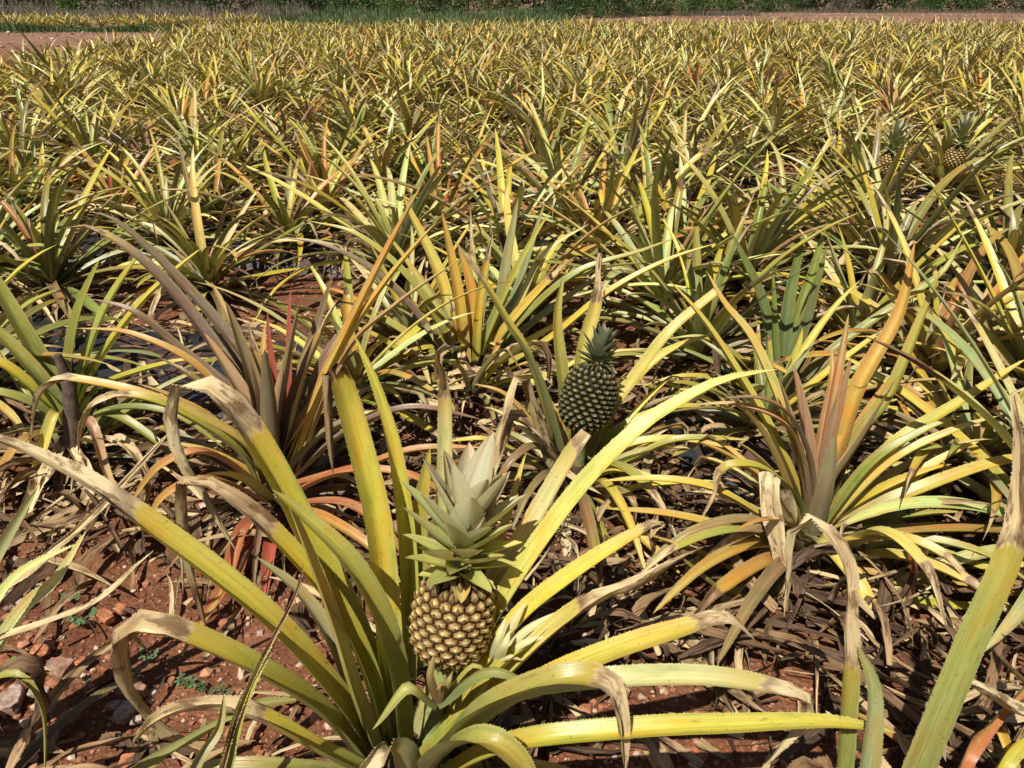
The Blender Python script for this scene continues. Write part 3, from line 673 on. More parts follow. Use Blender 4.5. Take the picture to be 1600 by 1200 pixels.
fruit2 = [
 ([(905,740,2.08),(909,569,2.14),(931,475,2.2),(942,396,2.24)],'yellow',.066,{'c':1,'flat':True,'dry':2,'rnd':.6}),
 ([(915,750,2.02),(939,674,2.04),(999,587,2.1),(1050,520,2.14),(1122,458,2.2)],'yellow',.070,{'c':1,'flat':True}),
 ([(885,755,2.0),(860,681,1.98),(822,560,1.98),(789,505,2.0),(752,440,2.04),(708,375,2.08)],'yellow',.056,{'c':2,'dry':4,'rnd':.5}),
 ([(880,750,1.98),(858,660,1.96),(830,570,1.96),(790,510,1.98)],'green',.070,{'c':2}),
 ([(890,740,2.02),(840,680,2.0),(790,620,2.02),(740,600,2.04)],'orange',.040,{'c':0}),
 ([(915,745,2.05),(960,680,2.06),(1050,640,2.1),(1140,640,2.14)],'yellow',.045,{'c':2}),
 ([(918,745,2.0),(980,700,1.98),(1060,690,1.98),(1160,705,2.0)],'yellow',.045,{'c':1}),
 ([(915,755,1.96),(990,720,1.92),(1060,690,1.9),(1170,688,1.9)],'green',.045,{'c':1}),
 ([(895,740,2.1),(880,600,2.2),(870,500,2.28),(880,430,2.33)],'green',.050,{'c':0}),
 ([(925,740,2.08),(960,640,2.16),(1030,560,2.22),(1120,520,2.26)],'yellow',.050,{'c':0}),
 ([(885,765,1.95),(820,720,1.9),(760,690,1.88),(700,690,1.9)],'yellow',.045,{'c':2}),
 ([(890,775,1.93),(860,800,1.8),(840,860,1.7),(830,930,1.62)],'green',.045,{'c':1}),
 ([(905,780,1.92),(930,830,1.78),(950,900,1.66),(965,970,1.58)],'pale',.040,{'c':0}),
 ([(885,770,1.95),(880,830,1.78),(890,900,1.66),(888,1000,1.56)],'dry',.045,{'rnd':.8}),
 ([(880,755,1.95),(850,690,1.86),(800,650,1.84),(775,720,1.82),(770,760,1.82)],'dry',.040,{'rnd':.6}),
 ([(870,770,1.93),(830,640,1.84),(812,590,1.82),(790,650,1.81),(775,705,1.8)],'dry',.045,{'rnd':.55}),
 ([(910,760,1.97),(960,770,1.86),(1030,760,1.8),(1120,752,1.78)],'yellow',.042,{'c':0}),
 ([(912,770,1.95),(960,800,1.8),(1010,850,1.7),(1060,930,1.6)],'orange',.050,{'c':1,'red':.2}),
]
fruit2 += fan((895,775), [(1010,900),(800,830),(1060,850),(950,1000),(1080,800),(760,800)], 1.95, None, ['yellow','bronze','green','bronze'], .040, 8, .5)
gx, gy = ground_at(900, 775)
FR2 = hand_plant((gx, gy), 'olive pineapple plant holding up a dark green unripe pineapple behind the golden one', fruit2, 'mixed', 41, 12, 18, .6, .045)
org2 = np.array([gx, gy, 0])
f0 = at(907, 668, 1.985); f1 = at(947, 515, 2.06); fx, fy, fz = basis(f1-f0)
fr = link('pineapple_fruit', fruit_acc((f0, fx, fy, fz), .074, .195, 'green', 18, 13, 9).mesh('pineapple_fruit', M_FRUIT, True, org2), FR2)
fr['label'] = 'dark green unripe pineapple with round eyes'
link('crown', crown_acc((f0+fz*.186, fx, fy, fz), .108, 'dark', 15, 46, .034, 1.0, 9).mesh('crown', M_LEAF, True, org2), fr)
pa = Acc(); tube_acc(pa, [org2+np.array([0, 0, .05]), (org2+f0)/2+np.array([.0, 0, .0]), f0+fz*.012], [.026, .02, .018], np.array((.16,.17,.06)), 12)
link('fruit_stalk', pa.mesh('fruit_stalk', M_STEM, True, org2), FR2)

leftp = [
 ([(110,640,2.2),(110,587,2.22),(124,494,2.26),(156,405,2.3)],'green',.055,{'c':0}),
 ([(118,640,2.2),(131,587,2.22),(169,482,2.28),(226,385,2.34)],'green',.058,{'c':1}),
 ([(122,645,2.2),(150,580,2.22),(225,475,2.28),(316,387,2.34)],'yellow',.058,{'c':2}),
 ([(125,650,2.2),(161,605,2.2),(262,570,2.2),(330,560,2.22)],'yellow',.044,{'c':2}),
 ([(100,640,2.2),(80,591,2.22),(34,512,2.26),(-10,437,2.3),(-60,370,2.3)],'green',.062,{'c':0}),
 ([(98,645,2.18),(60,590,2.18),(0,525,2.2),(-70,470,2.2)],'green',.055,{'c':1}),
 ([(95,650,2.16),(50,610,2.15),(0,570,2.15),(-80,540,2.15)],'yellow',.050,{'c':2}),
 ([(95,660,2.15),(40,630,2.12),(-20,615,2.1),(-90,620,2.1)],'green',.052,{'c':1}),
 ([(98,665,2.13),(88,647,2.08),(64,722,2.0),(62,775,1.95),(76,865,1.88)],'yellow',.044,{'c':1,'dry':3,'rnd':.8}),
 ([(120,680,2.1),(140,660,2.04),(165,735,1.96),(192,795,1.9)],'pink',.036,{}),
 ([(118,670,2.15),(170,650,2.1),(240,690,2.05),(290,740,2.0)],'green',.045,{'c':0}),
 ([(118,665,2.15),(190,640,2.1),(270,650,2.08),(350,700,2.05)],'green',.040,{'c':2}),
 ([(95,675,2.12),(40,690,2.0),(0,740,1.94),(-50,800,1.9)],'orange',.045,{'c':0}),
 ([(100,690,2.1),(60,760,1.9),(30,840,1.8),(10,900,1.74)],'dry',.040,{'rnd':.75}),
 ([(110,690,2.1),(140,760,1.9),(100,840,1.8),(60,880,1.75)],'dry',.035,{'rnd':.7}),
 ([(118,690,2.1),(190,690,1.98),(230,760,1.9),(215,840,1.86)],'dry',.040,{'rnd':.5}),
 ([(105,690,2.1),(95,780,1.92),(110,860,1.84),(95,930,1.78)],'dry',.040,{'rnd':.3}),
]
gx, gy = ground_at(112, 735)
LEFTP = hand_plant((gx, gy), 'grey green pineapple plant with a dead brown stalk, at the left edge', leftp, 'green', 51, 14, 26, .55, .045)
sa = Acc(); q0 = np.array([.03, -.05, .02]); q1 = at(108, 600, gy)-np.array([gx, gy, 0]); q2 = at(103, 300, gy+.05)-np.array([gx, gy, 0])
tube_acc(sa, [q0, q0*.5+q1*.5+np.array([.008, 0, 0]), q1, q1+np.array([-.01, 0, .10])], [.030, .026, .021, .012], np.array((.12,.085,.065)), 9)
link('dead_stalk', sa.mesh('dead_stalk', M_STEM, True), LEFTP)

fgright = [
 ([(1380,1330,.76),(1440,1190,.80),(1510,1020,.86),(1580,855,.92),(1590,770,.94),(1592,680,.95),(1583,612,.96),(1612,600,.96)],'green',.044,{'dry':3,'c':1,'rnd':.75,'ch':.22}),
 ([(1300,1340,.80),(1312,1200,.86),(1322,1045,.90),(1322,960,.91),(1323,900,.92),(1303,845,.92),(1262,815,.92),(1238,848,.92),(1236,905,.92),(1225,965,.92)],'green',.044,{'dry':2,'c':1,'rnd':.66,'ch':.25}),
 ([(1350,1330,.78),(1330,1240,.8),(1270,1200,.8),(1200,1230,.8)],'dry',.05,{'rnd':.2}),
 ([(1325,1340,.79),(1350,1200,.84),(1362,1080,.88),(1340,1010,.9)],'grey',.045,{}),
 ([(1420,1330,.78),(1400,1240,.84),(1360,1180,.9),(1290,1110,.94)],'dry',.025,{'rnd':.75}),
]
gx, gy = .60, .74
FGR = hand_plant((gx, gy), 'nearest pineapple plant at lower right, one broad green leaf with a long withered tip', fgright, 'green', 61, 0, 0, .5, .05)
fgcorner = [
 ([(1460,1330,.84),(1500,1195,.90),(1545,1130,.95),(1640,1030,1.0)],'orange',.040,{'c':2,'red':.7}),
 ([(1500,1330,.84),(1550,1210,.88),(1600,1150,.92),(1680,1080,.96)],'yellow',.045,{'c':2}),
 ([(1520,1340,.82),(1560,1250,.85),(1620,1190,.88),(1700,1150,.9)],'yellow',.050,{'c':1}),
 ([(1700,1240,.9),(1640,1150,.92),(1562,1096,.93),(1512,1066,.94),(1478,1080,.94),(1467,1115,.94),(1478,1190,.94)],'dry',.040,{'rnd':.85}),
 ([(1600,1300,.85),(1640,1150,.9),(1660,1000,.95),(1650,900,1.0)],'green',.05,{}),
]
FGC = hand_plant((.92, .78), 'orange edged pineapple plant in the lower right corner below the broad green leaf', fgcorner, 'orange', 71, 5, 3, .5, .045)
fgleft = [
 ([(-120,1200,.95),(-40,1110,1.0),(15,1058,1.03),(48,1048,1.04),(63,1072,1.04),(48,1125,1.04),(28,1190,1.04)],'dry',.055,{'rnd':.05,'tw':.9}),
 ([(-110,1190,.98),(0,1015,1.08),(46,948,1.12),(92,907,1.14),(135,830,1.18)],'pale',.045,{'c':1}),
 ([(-120,1170,1.0),(-30,960,1.1),(60,880,1.18),(150,800,1.24),(272,668,1.32)],'dry',.018,{'rnd':.78}),
 ([(-120,1190,.98),(-30,1020,1.05),(70,975,1.08),(150,940,1.12),(240,860,1.16)],'dry',.020,{'rnd':.7}),
 ([(-110,1200,.97),(0,1060,1.02),(60,1100,1.0),(70,1220,.96)],'green',.022,{'c':1}),
 ([(-130,1180,1.0),(-60,980,1.1),(-10,880,1.15),(60,760,1.2)],'grey',.04,{}),
 ([(-110,1190,.98),(-20,980,1.06),(30,900,1.1),(120,850,1.14)],'pale',.036,{'c':1}),
]
FGL = hand_plant((-1.0, .98), 'pineapple plant at the lower left edge with a black curled dead leaf', fgleft, 'straw', 81, 3, 5, .55, .040, stem_h=.02)
fglow = [
 ([(318,1330,.66),(368,1130,.74),(425,1000,.80),(462,928,.83),(474,880,.84)],'dry',.012,{'rnd':.42,'ch':1.2}),
 ([(330,1330,.66),(350,1210,.71),(378,1100,.75),(430,1000,.80)],'green',.022,{'c':1}),
 ([(150,1330,.74),(205,1205,.80),(290,1150,.84),(380,1105,.87),(470,1092,.9)],'green',.042,{'c':1}),
 ([(240,1340,.70),(300,1200,.76),(340,1140,.8),(350,1085,.83)],'grey',.025,{}),
]
FGB = hand_plant((-.32, .60), 'pineapple plant at the bottom edge with one folded brown upright leaf', fglow, 'green', 91, 0, 0, .4, .04)

mid1 = [
 ([(735,600,2.78),(775,520,2.85),(795,400,2.95),(810,308,3.0)],'grey',.062,{}),
 ([(742,600,2.78),(800,480,2.85),(830,390,2.9),(851,318,2.95)],'grey',.050,{}),
 ([(730,600,2.78),(738,500,2.82),(735,440,2.86),(715,380,2.9)],'orange',.060,{'c':1,'red':.3}),
 ([(722,600,2.78),(700,520,2.8),(690,440,2.85),(640,330,2.9),(628,300,2.9)],'yellow',.060,{'c':1}),
 ([(718,600,2.76),(690,520,2.75),(640,440,2.76),(560,370,2.8),(480,345,2.84)],'green',.050,{'c':1}),
 ([(716,605,2.74),(670,520,2.72),(600,440,2.72),(520,390,2.74),(440,370,2.76)],'purple',.050,{'c':1}),
 ([(745,605,2.76),(810,510,2.76),(900,430,2.78),(1000,395,2.8),(1060,370,2.84)],'green',.052,{'c':0}),
 ([(748,605,2.74),(850,540,2.72),(950,460,2.72),(1040,410,2.75),(1120,380,2.78)],'yellow',.052,{'c':0}),
 ([(746,600,2.78),(810,480,2.84),(850,400,2.9),(920,350,2.96)],'pale',.045,{}),
 ([(720,610,2.72),(640,560,2.68),(570,520,2.66),(500,510,2.66)],'yellow',.045,{'c':2}),
 ([(750,610,2.72),(840,600,2.64),(920,560,2.62),(1010,545,2.62)],'yellow',.050,{'c':1}),
 ([(735,595,2.8),(750,500,2.85),(760,420,2.9),(765,375,2.93)],'grey',.045,{}),
 ([(725,595,2.8),(710,500,2.88),(680,420,2.95),(660,360,3.0)],'yellow',.055,{'c':1,'dry':2,'rnd':.8}),
 ([(738,595,2.82),(742,480,2.92),(738,400,3.0),(735,320,3.05)],'pale',.040,{'dry':2,'rnd':.75}),
 ([(722,615,2.68),(690,640,2.55),(660,690,2.45),(650,740,2.38)],'dry',.045,{'rnd':.5}),
 ([(745,615,2.68),(800,640,2.55),(830,700,2.45),(840,760,2.36)],'green',.045,{}),
]
mid1 += fan((735,605), [(560,400),(600,360),(650,420),(690,330),(770,360),(860,330),(900,400),(960,420),(700,460),(800,450),(540,470),(930,480),(620,480)], 2.76, 2.86, ['green','yellow','grey','orange','yellow'], .050, 5)
gx, gy = ground_at(735, 625)
MID1 = hand_plant((gx, gy), 'grey green pineapple plant with mixed yellow and orange blades, directly behind the golden crown', mid1, 'mixed', 101, 12, 16, .62, .045, teeth=False)
young = [
 ([(1212,600,2.68),(1204,560,2.7),(1190,470,2.76),(1142,362,2.82)],'blue',.050,{'c':0}),
 ([(1216,600,2.66),(1211,520,2.7),(1207,415,2.74)],'blue',.028,{'c':1}),
 ([(1220,600,2.68),(1228,500,2.74),(1240,430,2.8),(1256,365,2.84)],'blue',.060,{'c':0}),
 ([(1224,600,2.68),(1245,500,2.74),(1268,430,2.8),(1292,346,2.85)],'blue',.050,{'c':1}),
 ([(1226,605,2.66),(1255,520,2.7),(1275,450,2.74),(1292,385,2.78)],'blue',.045,{'c':0}),
 ([(1232,625,2.6),(1290,560,2.62),(1370,500,2.66),(1470,430,2.7),(1505,370,2.75)],'green',.050,{'c':0}),
 ([(1232,630,2.58),(1300,570,2.56),(1380,545,2.56),(1470,540,2.58)],'blue',.040,{'c':0}),
 ([(1234,635,2.56),(1300,600,2.5),(1360,560,2.5),(1420,470,2.55)],'green',.040,{'c':1}),
 ([(1205,620,2.6),(1150,560,2.6),(1100,530,2.6),(1040,530,2.62)],'green',.045,{'c':1}),
 ([(1205,630,2.58),(1140,600,2.52),(1070,590,2.5),(1000,605,2.5)],'yellow',.045,{'c':2}),
 ([(1240,640,2.52),(1330,640,2.42),(1430,645,2.4),(1520,670,2.4)],'yellow',.040,{'c':0}),
]
gx, gy = ground_at(1222, 655)
YNG = hand_plant((gx, gy), 'young blue green pineapple plant with upright pointed leaves, behind the right-hand plant', young, 'green', 111, 10, 14, .6, .042, teeth=False)

# ------------------------------------------------------------------ plants set out along the rows
def copy_tree(o, parent=None):
    c = o.copy(); COL.objects.link(c)
    if parent: c.parent = parent
    for ch in list(o.children): copy_tree(ch, c)
    return c

VARS = []                                   # near variants with parts
def make_var(kind, seed, fruit=None, **kw):
    g, d = rosette(kind, seed, **kw)
    root = bpy.data.objects.new('pineapple_plant', None); COL.objects.link(root); root.empty_display_size = .1
    link('leaves', g.mesh('leaves', M_LEAF), root)
    link('dried_leaves', d.mesh('dried_leaves', M_LEAF), root)
    link('stem', stem_acc(.11).mesh('stem', M_STEM), root)
    if fruit:
        O = np.array([-.03, -.18, .30]); X_, Y_, Z_ = basis((.06, -.10, 1))
        f = link('pineapple_fruit', fruit_acc((O, X_, Y_, Z_), .062, .15, fruit, 13, 9, seed).mesh('pineapple_fruit', M_FRUIT), root)
        link('crown', crown_acc((O+Z_*.14, X_, Y_, Z_), .20, 'pale', seed, 40, .034, 1.0, 6).mesh('crown', M_LEAF), f)
        a = Acc(); tube_acc(a, [(0, 0, .05), O*.6, O+Z_*.01], [.024, .02, .018], np.array((.2,.22,.08)), 8); link('fruit_stalk', a.mesh('fruit_stalk', M_STEM), root)
    return root
kinds = ['yellow','green','straw','mixed','orange','yellow','green','mixed','purple','blue','straw','orange']
VARD = {}
used = set()
def near_plant(kind, vi):
    key = (kind, vi)
    if key not in VARD:
        sd = 1000+vi*37+sum(map(ord, kind))
        fr_ = None
        k2 = kind
        if kind.endswith('_fruit'): k2 = kind[:-6]; fr_ = 'tan'
        VARD[key] = make_var(k2, sd, fr_, n_leaf=34+vi*3, L=.67+.05*(vi % 3), Wd=.050, n=12, k=5, n_dry=16+3*vi, upright=R(6*(vi % 3)))
        return VARD[key]
    return copy_tree(VARD[key])

MIDM = {}
def mid_mesh(kind, vi):
    key = (kind, vi)
    if key not in MIDM:
        g, d = rosette(kind, 5000+vi*91+sum(map(ord, kind)), n_leaf=36, L=.56+.04*(vi % 3), Wd=.045, n=8, k=3, n_dry=17, upright=R(5*(vi % 4)), dryprob=.5)
        for arr in ('v','uv','c','a'): getattr(g, arr).extend(getattr(d, arr))
        g.q.extend([q_+g.n for q_ in d.q]); g.t.extend([t_+g.n for t_ in d.t]); g.n += d.n
        MIDM[key] = g.mesh('pineapple_plant', M_LEAF)
    return MIDM[key]

DESC = {'yellow': 'yellow green', 'green': 'dull green', 'straw': 'pale straw yellow', 'mixed': 'patchy green and yellow', 'orange': 'orange tinged', 'purple': 'brownish purple', 'blue': 'blue green'}
spots = []     # occupied
def free(x, y, r): return all((x-a)**2+(y-b)**2 > r*r for a, b in spots)
for o in (HERO, PURP, RIGHT, FR2, LEFTP, FGR, FGC, FGL, FGB, MID1, YNG): spots.append((o.location.x, o.location.y))

# plants seen well enough to be placed one by one: (px, py of the base, kind, variant, scale, rotation, label)
named = [
 (190,362,'orange',0,1.0,.3,'yellow orange pineapple plant with an open rosette, above the bare soil gap at left'),
 (515,352,'orange',1,.95,1.3,'orange pineapple plant with upright leaves, left of the black plastic behind the centre'),
 (345,322,'green',0,1.05,2.2,'green pineapple plant with a dark withered bunch of leaves, between two orange ones'),
 (452,268,'purple',0,1.0,.7,'reddish brown pineapple plant above the orange rosette left of centre'),
 (40,375,'yellow',0,1.0,4.0,'yellow green pineapple plant at the left edge above the grey green one'),
 (330,470,'yellow',1,.9,5.0,'upright yellow pineapple plant standing in front of the bare red soil gap'),
 (932,432,'orange',2,1.0,2.0,'orange and yellow pineapple plant above the dark green unripe fruit'),
 (1160,470,'green',1,1.1,3.4,'dark green pineapple plant with arching leaves above the young blue green one'),
 (1215,400,'straw',0,1.05,1.1,'pale pineapple plant with one very broad yellow leaf, right of the dark green arching one'),
 (1378,470,'green',2,1.05,0.2,'dull green pineapple plant right of the young blue green one'),
 (1448,610,'orange',0,1.0,2.9,'orange brown pineapple plant with red heart at the right, above the black plastic'),
 (1352,330,'green_fruit',0,1.0,0.1,'dull green pineapple plant with a small fruit under a silvery crown, upper right'),
 (1470,318,'yellow_fruit',1,1.0,-.3,'yellow green pineapple plant with a small golden fruit, second fruit from the right edge'),
 (1590,640,'green',0,1.1,4.4,'dull green pineapple plant at the right edge beside the orange brown one'),
 (1640,880,'straw',1,1.05,.9,'pale pineapple plant at the right edge among dead leaf litter'),
 (620,440,'straw',2,1.0,5.4,'pale yellow pineapple plant left behind the grey green one at the centre'),
 (1030,500,'yellow',2,1.0,3.1,'yellow pineapple plant between the unripe fruit and the young blue green plant'),
 (-40,640,'green',1,1.0,2.4,'green pineapple plant cut by the left edge, beside the dead stalk'),
 (560,640,'yellow',0,.9,.4,'yellow pineapple plant crowded between the purple plant and the grey green one'),
 (1560,470,'green',2,1.0,.8,'green pineapple plant at the right edge above the small patch of weeds'),
 (820,520,'yellow',0,.95,2.1,'yellow pineapple plant between the grey green one and the dark unripe fruit'),
 (1085,585,'green',1,.95,4.1,'dull green pineapple plant just left of the young blue green one'),
 (1330,560,'straw',0,.95,.5,'straw yellow pineapple plant between the young blue green and the orange brown ones'),
 (1330,430,'yellow',1,1.0,1.5,'yellow pineapple plant behind the straw yellow one, right of the young blue green one'),
 (1060,420,'mixed',0,1.0,2.6,'patchy yellow and green pineapple plant left of the dark green arching one'),
 (790,425,'straw',1,1.0,3.7,'pale straw pineapple plant behind the grey green one at the centre'),
 (880,375,'yellow',2,1.0,0.9,'yellow pineapple plant behind the orange one above the unripe fruit'),
 (690,385,'orange',1,1.0,5.1,'orange tinged pineapple plant behind the pale ones, slightly left of the centre'),
 (455,400,'mixed',1,.9,0.3,'patchy green pineapple plant at the back edge of the bare soil gap'),
 (270,395,'straw',2,.9,4.9,'pale straw pineapple plant at the back edge of the soil gap, left part'),
 (90,470,'mixed',2,1.0,1.9,'patchy green and yellow pineapple plant behind the dead brown stalk'),
 (-30,470,'yellow',1,1.0,.2,'yellow pineapple plant at the left edge behind the grey green one'),
 (1190,700,'green',0,.75,2.7,'small green pineapple plant tucked behind the right-hand orange plant'),
 (640,560,'straw',0,.85,1.0,'small straw yellow pineapple plant behind the tips of the golden fruit plant'),
 (1500,760,'mixed',0,.8,3.0,'small patchy pineapple plant low at the right beside the black plastic'),
 (110,172,'yellow',1,1.25,1.2,'bright yellow pineapple plant with an open fan, in the upper left part of the field'),
]
for px, py, kind, vi, scl, rz, lab in named:
    x, y = ground_at(px, py)
    o = near_plant(kind, vi)
    o.location = (x, y, 0); o.rotation_euler = (0, 0, rz); o.scale = (scl,)*3
    tag(o, lab, 'pineapple plant', 'pineapple plants growing in the field'); spots.append((x, y))

SLOPE = -.13
rowsY = []
y0 = 4.05
while y0 < 33:
    rowsY += [y0, y0+.72]; y0 += 1.75
cand = []
rr = np.random.default_rng(77)
for ri, ry_ in enumerate(rowsY):
    n = int((ry_*1.5+6)/.42)
    for j in range(n):
        x = -(ry_*.78+2.2)+j*.47+rr.uniform(-.14, .14)+(.3 if ri % 2 else 0)
        y = ry_+SLOPE*x+rr.uniform(-.12, .12)
        if y < 3.7 or abs(x) > .70*y+.7: continue
        if y > 20.5 and x < -.41*y+.3+rr.uniform(-.5, .5): continue
        if y > 9.5 and x < -8.3 - .10*(y-9.5): continue
        if y > (33 if x > 2 else 30.5)+.35*sin(x) : continue
        if not free(x, y, .41): continue
        if rr.random() < .05: continue
        if 5.3 > y > 3.6 and 1.75 < x < 3.1: continue      # open spot in front of the two fruiting plants
        cand.append((y, x, ri))
cand.sort()
NEED = 300-len(spots)
ORD = ['first','second','third','fourth','fifth','sixth','seventh','eighth','ninth','tenth','eleventh','twelfth']
def zone(x, y):
    px = 800+x/(y*CP+ (CAM_H-.4)*SP)*FPX
    return ['at the left edge','left of centre','near the centre','right of centre','at the right edge'][int(min(4, max(0, px//320)))]
indiv, rest = cand[:NEED], cand[NEED:]
KW = ['yellow','green','straw','mixed','orange','purple','blue']; KP = np.array([.29,.19,.20,.17,.10,.03,.02]); KP /= KP.sum()
for y, x, ri in indiv:
    kind = KW[rr.choice(len(KW), p=KP)]; vi = int(rr.integers(3)) if kind in ('yellow','green','straw','mixed') else int(rr.integers(2))
    if y < 6.5: o = near_plant(kind, vi)
    else: o = link('pineapple_plant', mid_mesh(kind, vi))
    s = rr.uniform(.74, 1.22)
    o.location = (x, y, 0); o.rotation_euler = (rr.uniform(-.08, .08), rr.uniform(-.08, .08), rr.uniform(0, 6.28)); o.scale = (s, s, s*rr.uniform(.8, 1.06))
    bed = ORD[min(11, ri//2)]
    tag(o, f'{DESC[kind]} pineapple plant, {bed} bed past the soil gap, {zone(x, y)}', 'pineapple plant', 'pineapple plants growing in the field')
    spots.append((x, y))
# the remaining far plants: one mass
far = Acc()
src = {}
def src_acc(kind, vi):
    if (kind, vi) not in src:
        g, d = rosette(kind, 8000+vi*13+sum(map(ord, kind)), n_leaf=30, L=.52, Wd=.050, n=5, k=3, n_dry=6, upright=R(12), dryprob=.4)
        for arr in ('v','uv','c','a'): getattr(g, arr).extend(getattr(d, arr))
        g.q.extend([q_+g.n for q_ in d.q]); g.n += d.n
        src[(kind, vi)] = [np.concatenate(z) for z in (g.v, g.q, g.uv, g.c, g.a)]
    return src[(kind, vi)]
patch = []
for i in range(190):   # the separate plot beyond the bare soil, upper left
    y = rr.uniform(34.5, 39.5); x = rr.uniform(-31, -11.5); patch.append((y, x, 0))
for y, x, ri in rest+patch:
    kind = KW[rr.choice(5, p=np.array([.34,.15,.28,.15,.08]))]; v_, q_, uv_, c_, a_ = src_acc(kind, int(rr.integers(3)))
    a = rr.uniform(0, 6.28); s = rr.uniform(.82, 1.15); ca, sa_ = cos(a)*s, sin(a)*s
    v2 = np.stack([v_[:, 0]*ca-v_[:, 1]*sa_+x, v_[:, 0]*sa_+v_[:, 1]*ca+y, v_[:, 2]*s], 1)
    a2 = a_.copy(); a2[:, 1] = (a2[:, 1]+rr.random()) % 1
    far.add(v2, q=q_, uv=uv_, c=c_[:, :3]*rr.uniform(.88, 1.12), a=a2)
print('plants', len(indiv), 'rest', len(rest))
tag(link('far_pineapple_plants', far.mesh('far_pineapple_plants', M_LEAF)), 'mass of far yellow pineapple plants filling the back of the field', 'pineapple plants', None, 'stuff')

# ------------------------------------------------------------------ ground
from mathutils import noise as mn
def hz(x, y):
    base = .022*mn.noise(Vector((x*1.1, y*1.1, 0)))+.012*mn.noise(Vector((x*4, y*4, 3)))+.006*mn.noise(Vector((x*13, y*13, 5)))
    if y < 12: base += .003*mn.noise(Vector((x*35, y*35, 9)))
    return base-.012
def sinh_axis(n, b, a): i = np.arange(-n, n+1); return a*np.sinh(b*i)
gxs = sinh_axis(170, .042, .24)*1.0; gys = np.r_[-sinh_axis(60, .13, .1)[61:][::-1]+.9, .9+sinh_axis(0, 1, 1), .9+.33*np.sinh(.038*np.arange(1, 190))]
gys = np.unique(np.round(gys, 5))
nx, ny = len(gxs), len(gys)
GX, GY = np.meshgrid(gxs, gys)
Z = np.array([hz(x, y) if abs(x) < 60 and y < 60 else 0.0 for x, y in zip(GX.ravel(), GY.ravel())])
ga = Acc(); i = (np.arange(ny-1)[:, None]*nx+np.arange(nx-1)[None, :]).ravel()
ga.add(np.stack([GX.ravel(), GY.ravel(), Z], 1), q=np.stack([i, i+1, i+nx+1, i+nx], 1))
tag(link('ground', ga.mesh('ground', M_SOIL)), None, None, None, 'structure')['label'] = 'red stony soil of the field'

# ---------- black plastic mulch
def film(x0, x1, yc, slope, wd, label, seed):
    r = np.random.default_rng(seed); nx = int((x1-x0)/.05); ny = 16; a = Acc()
    V = []
    for j in range(ny+1):
        for i in range(nx+1):
            x = x0+(x1-x0)*i/nx; v = j/ny
            ww = wd*(1+.18*mn.noise(Vector((x*1.7, seed, 0))))
            y = yc+slope*x+(v-.5)*ww + .02*mn.noise(Vector((x*6, v*3, seed)))
            z = .028+.022*sin(pi*v)+.020*mn.noise(Vector((x*3, y*7, seed)))+.010*mn.noise(Vector((x*14, y*9, seed+3)))
            if j in (0, ny): z = -.015
            V.append((x, y, z))
    i = (np.arange(ny)[:, None]*(nx+1)+np.arange(nx)[None, :]).ravel(); w = nx+1
    a.add(np.array(V), q=np.stack([i, i+1, i+w+1, i+w], 1))
    tag(link('mulch_film', a.mesh('mulch_film', M_FILM)), label, 'plastic sheet', 'black plastic sheets under the beds')
film(-2.8, -.75, 2.55, -.24, .70, 'wrinkled black plastic sheet between the purple plant and the left edge plant', 1)
film(.55, 3.2, 2.47, -.24, .62, 'wrinkled black plastic sheet behind the right-hand orange plant', 2)
film(-4.6, 4.8, 4.25, SLOPE, .55, 'black plastic strip just behind the bare red soil gap', 3)
film(-6, 6, 6.35, SLOPE, .6, 'black plastic strip under the second bed behind the soil gap', 4)

# ---------- litter of dead leaves
lit = Acc(); lr = np.random.default_rng(5)
def bare(x, y):
    g1 = abs(y-(3.45+SLOPE*x)) < .34 and x < 1.2        # soil gap behind the purple plant
    g2 = (-1.5 < x < -.30 and .70 < y < 1.62)
    g3 = y < 1.25 and x > .05 and x < .75
    g4 = abs(y-(5.45+SLOPE*x)) < .3
    g5 = abs(y-(3.3+SLOPE*x)) < .35 and x > 1.6
    if abs(y-(2.52-.24*x)) < .13 and (x < -.9 or x > 1.0): return True
    return g1 or g2 or g3 or g4 or g5
cnt = 0
while cnt < 7500:
    y = .75+lr.random()**1.3*8.5; x = lr.uniform(-1, 1)*(.72*y+.35)
    if bare(x, y) and lr.random() < .84: continue
    n = 7; L = (.06+.34*lr.random()**1.5)*(1 if y < 3 else 1.2); az = lr.uniform(0, 2*pi); cv = lr.normal(0, .6)
    zb = lr.uniform(.004, .03) if lr.random() < .5 else lr.uniform(.02, .10)
    if bare(x, y): zb = .008; L *= .6
    t = np.linspace(0, 1, n+1); aa = az+cv*t
    P = np.zeros((n+1, 3)); P[0] = (x, y, zb)
    lift = lr.uniform(0, .10)*L*3; 
    P[1:, 0] = x+np.cumsum(np.cos(aa[1:]))*L/n; P[1:, 1] = y+np.cumsum(np.sin(aa[1:]))*L/n
    P[:, 2] = zb+np.sin(t*pi*lr.uniform(.6, 1.4))*lift*.6+.006
    P[:, 2] = np.maximum(P[:, 2], .004)
    strip(lit, P, (lr.uniform(.006, .022) if lr.random() < .75 else lr.uniform(.022, .042)), (-sin(az+cv*.5), cos(az+cv*.5), lr.uniform(-.6, .6)), PAL['dry'][0], -1., 0, lr.uniform(.05, .9), 3, lr.uniform(-1.6, 1.6), False, min(.74, lr.random()**2.3), wavy=.1)
    cnt += 1
tag(link('dead_leaf_litter', lit.mesh('dead_leaf_litter', M_LEAF)), 'brown and grey dead leaf litter between the plants', 'leaf litter', None, 'stuff')

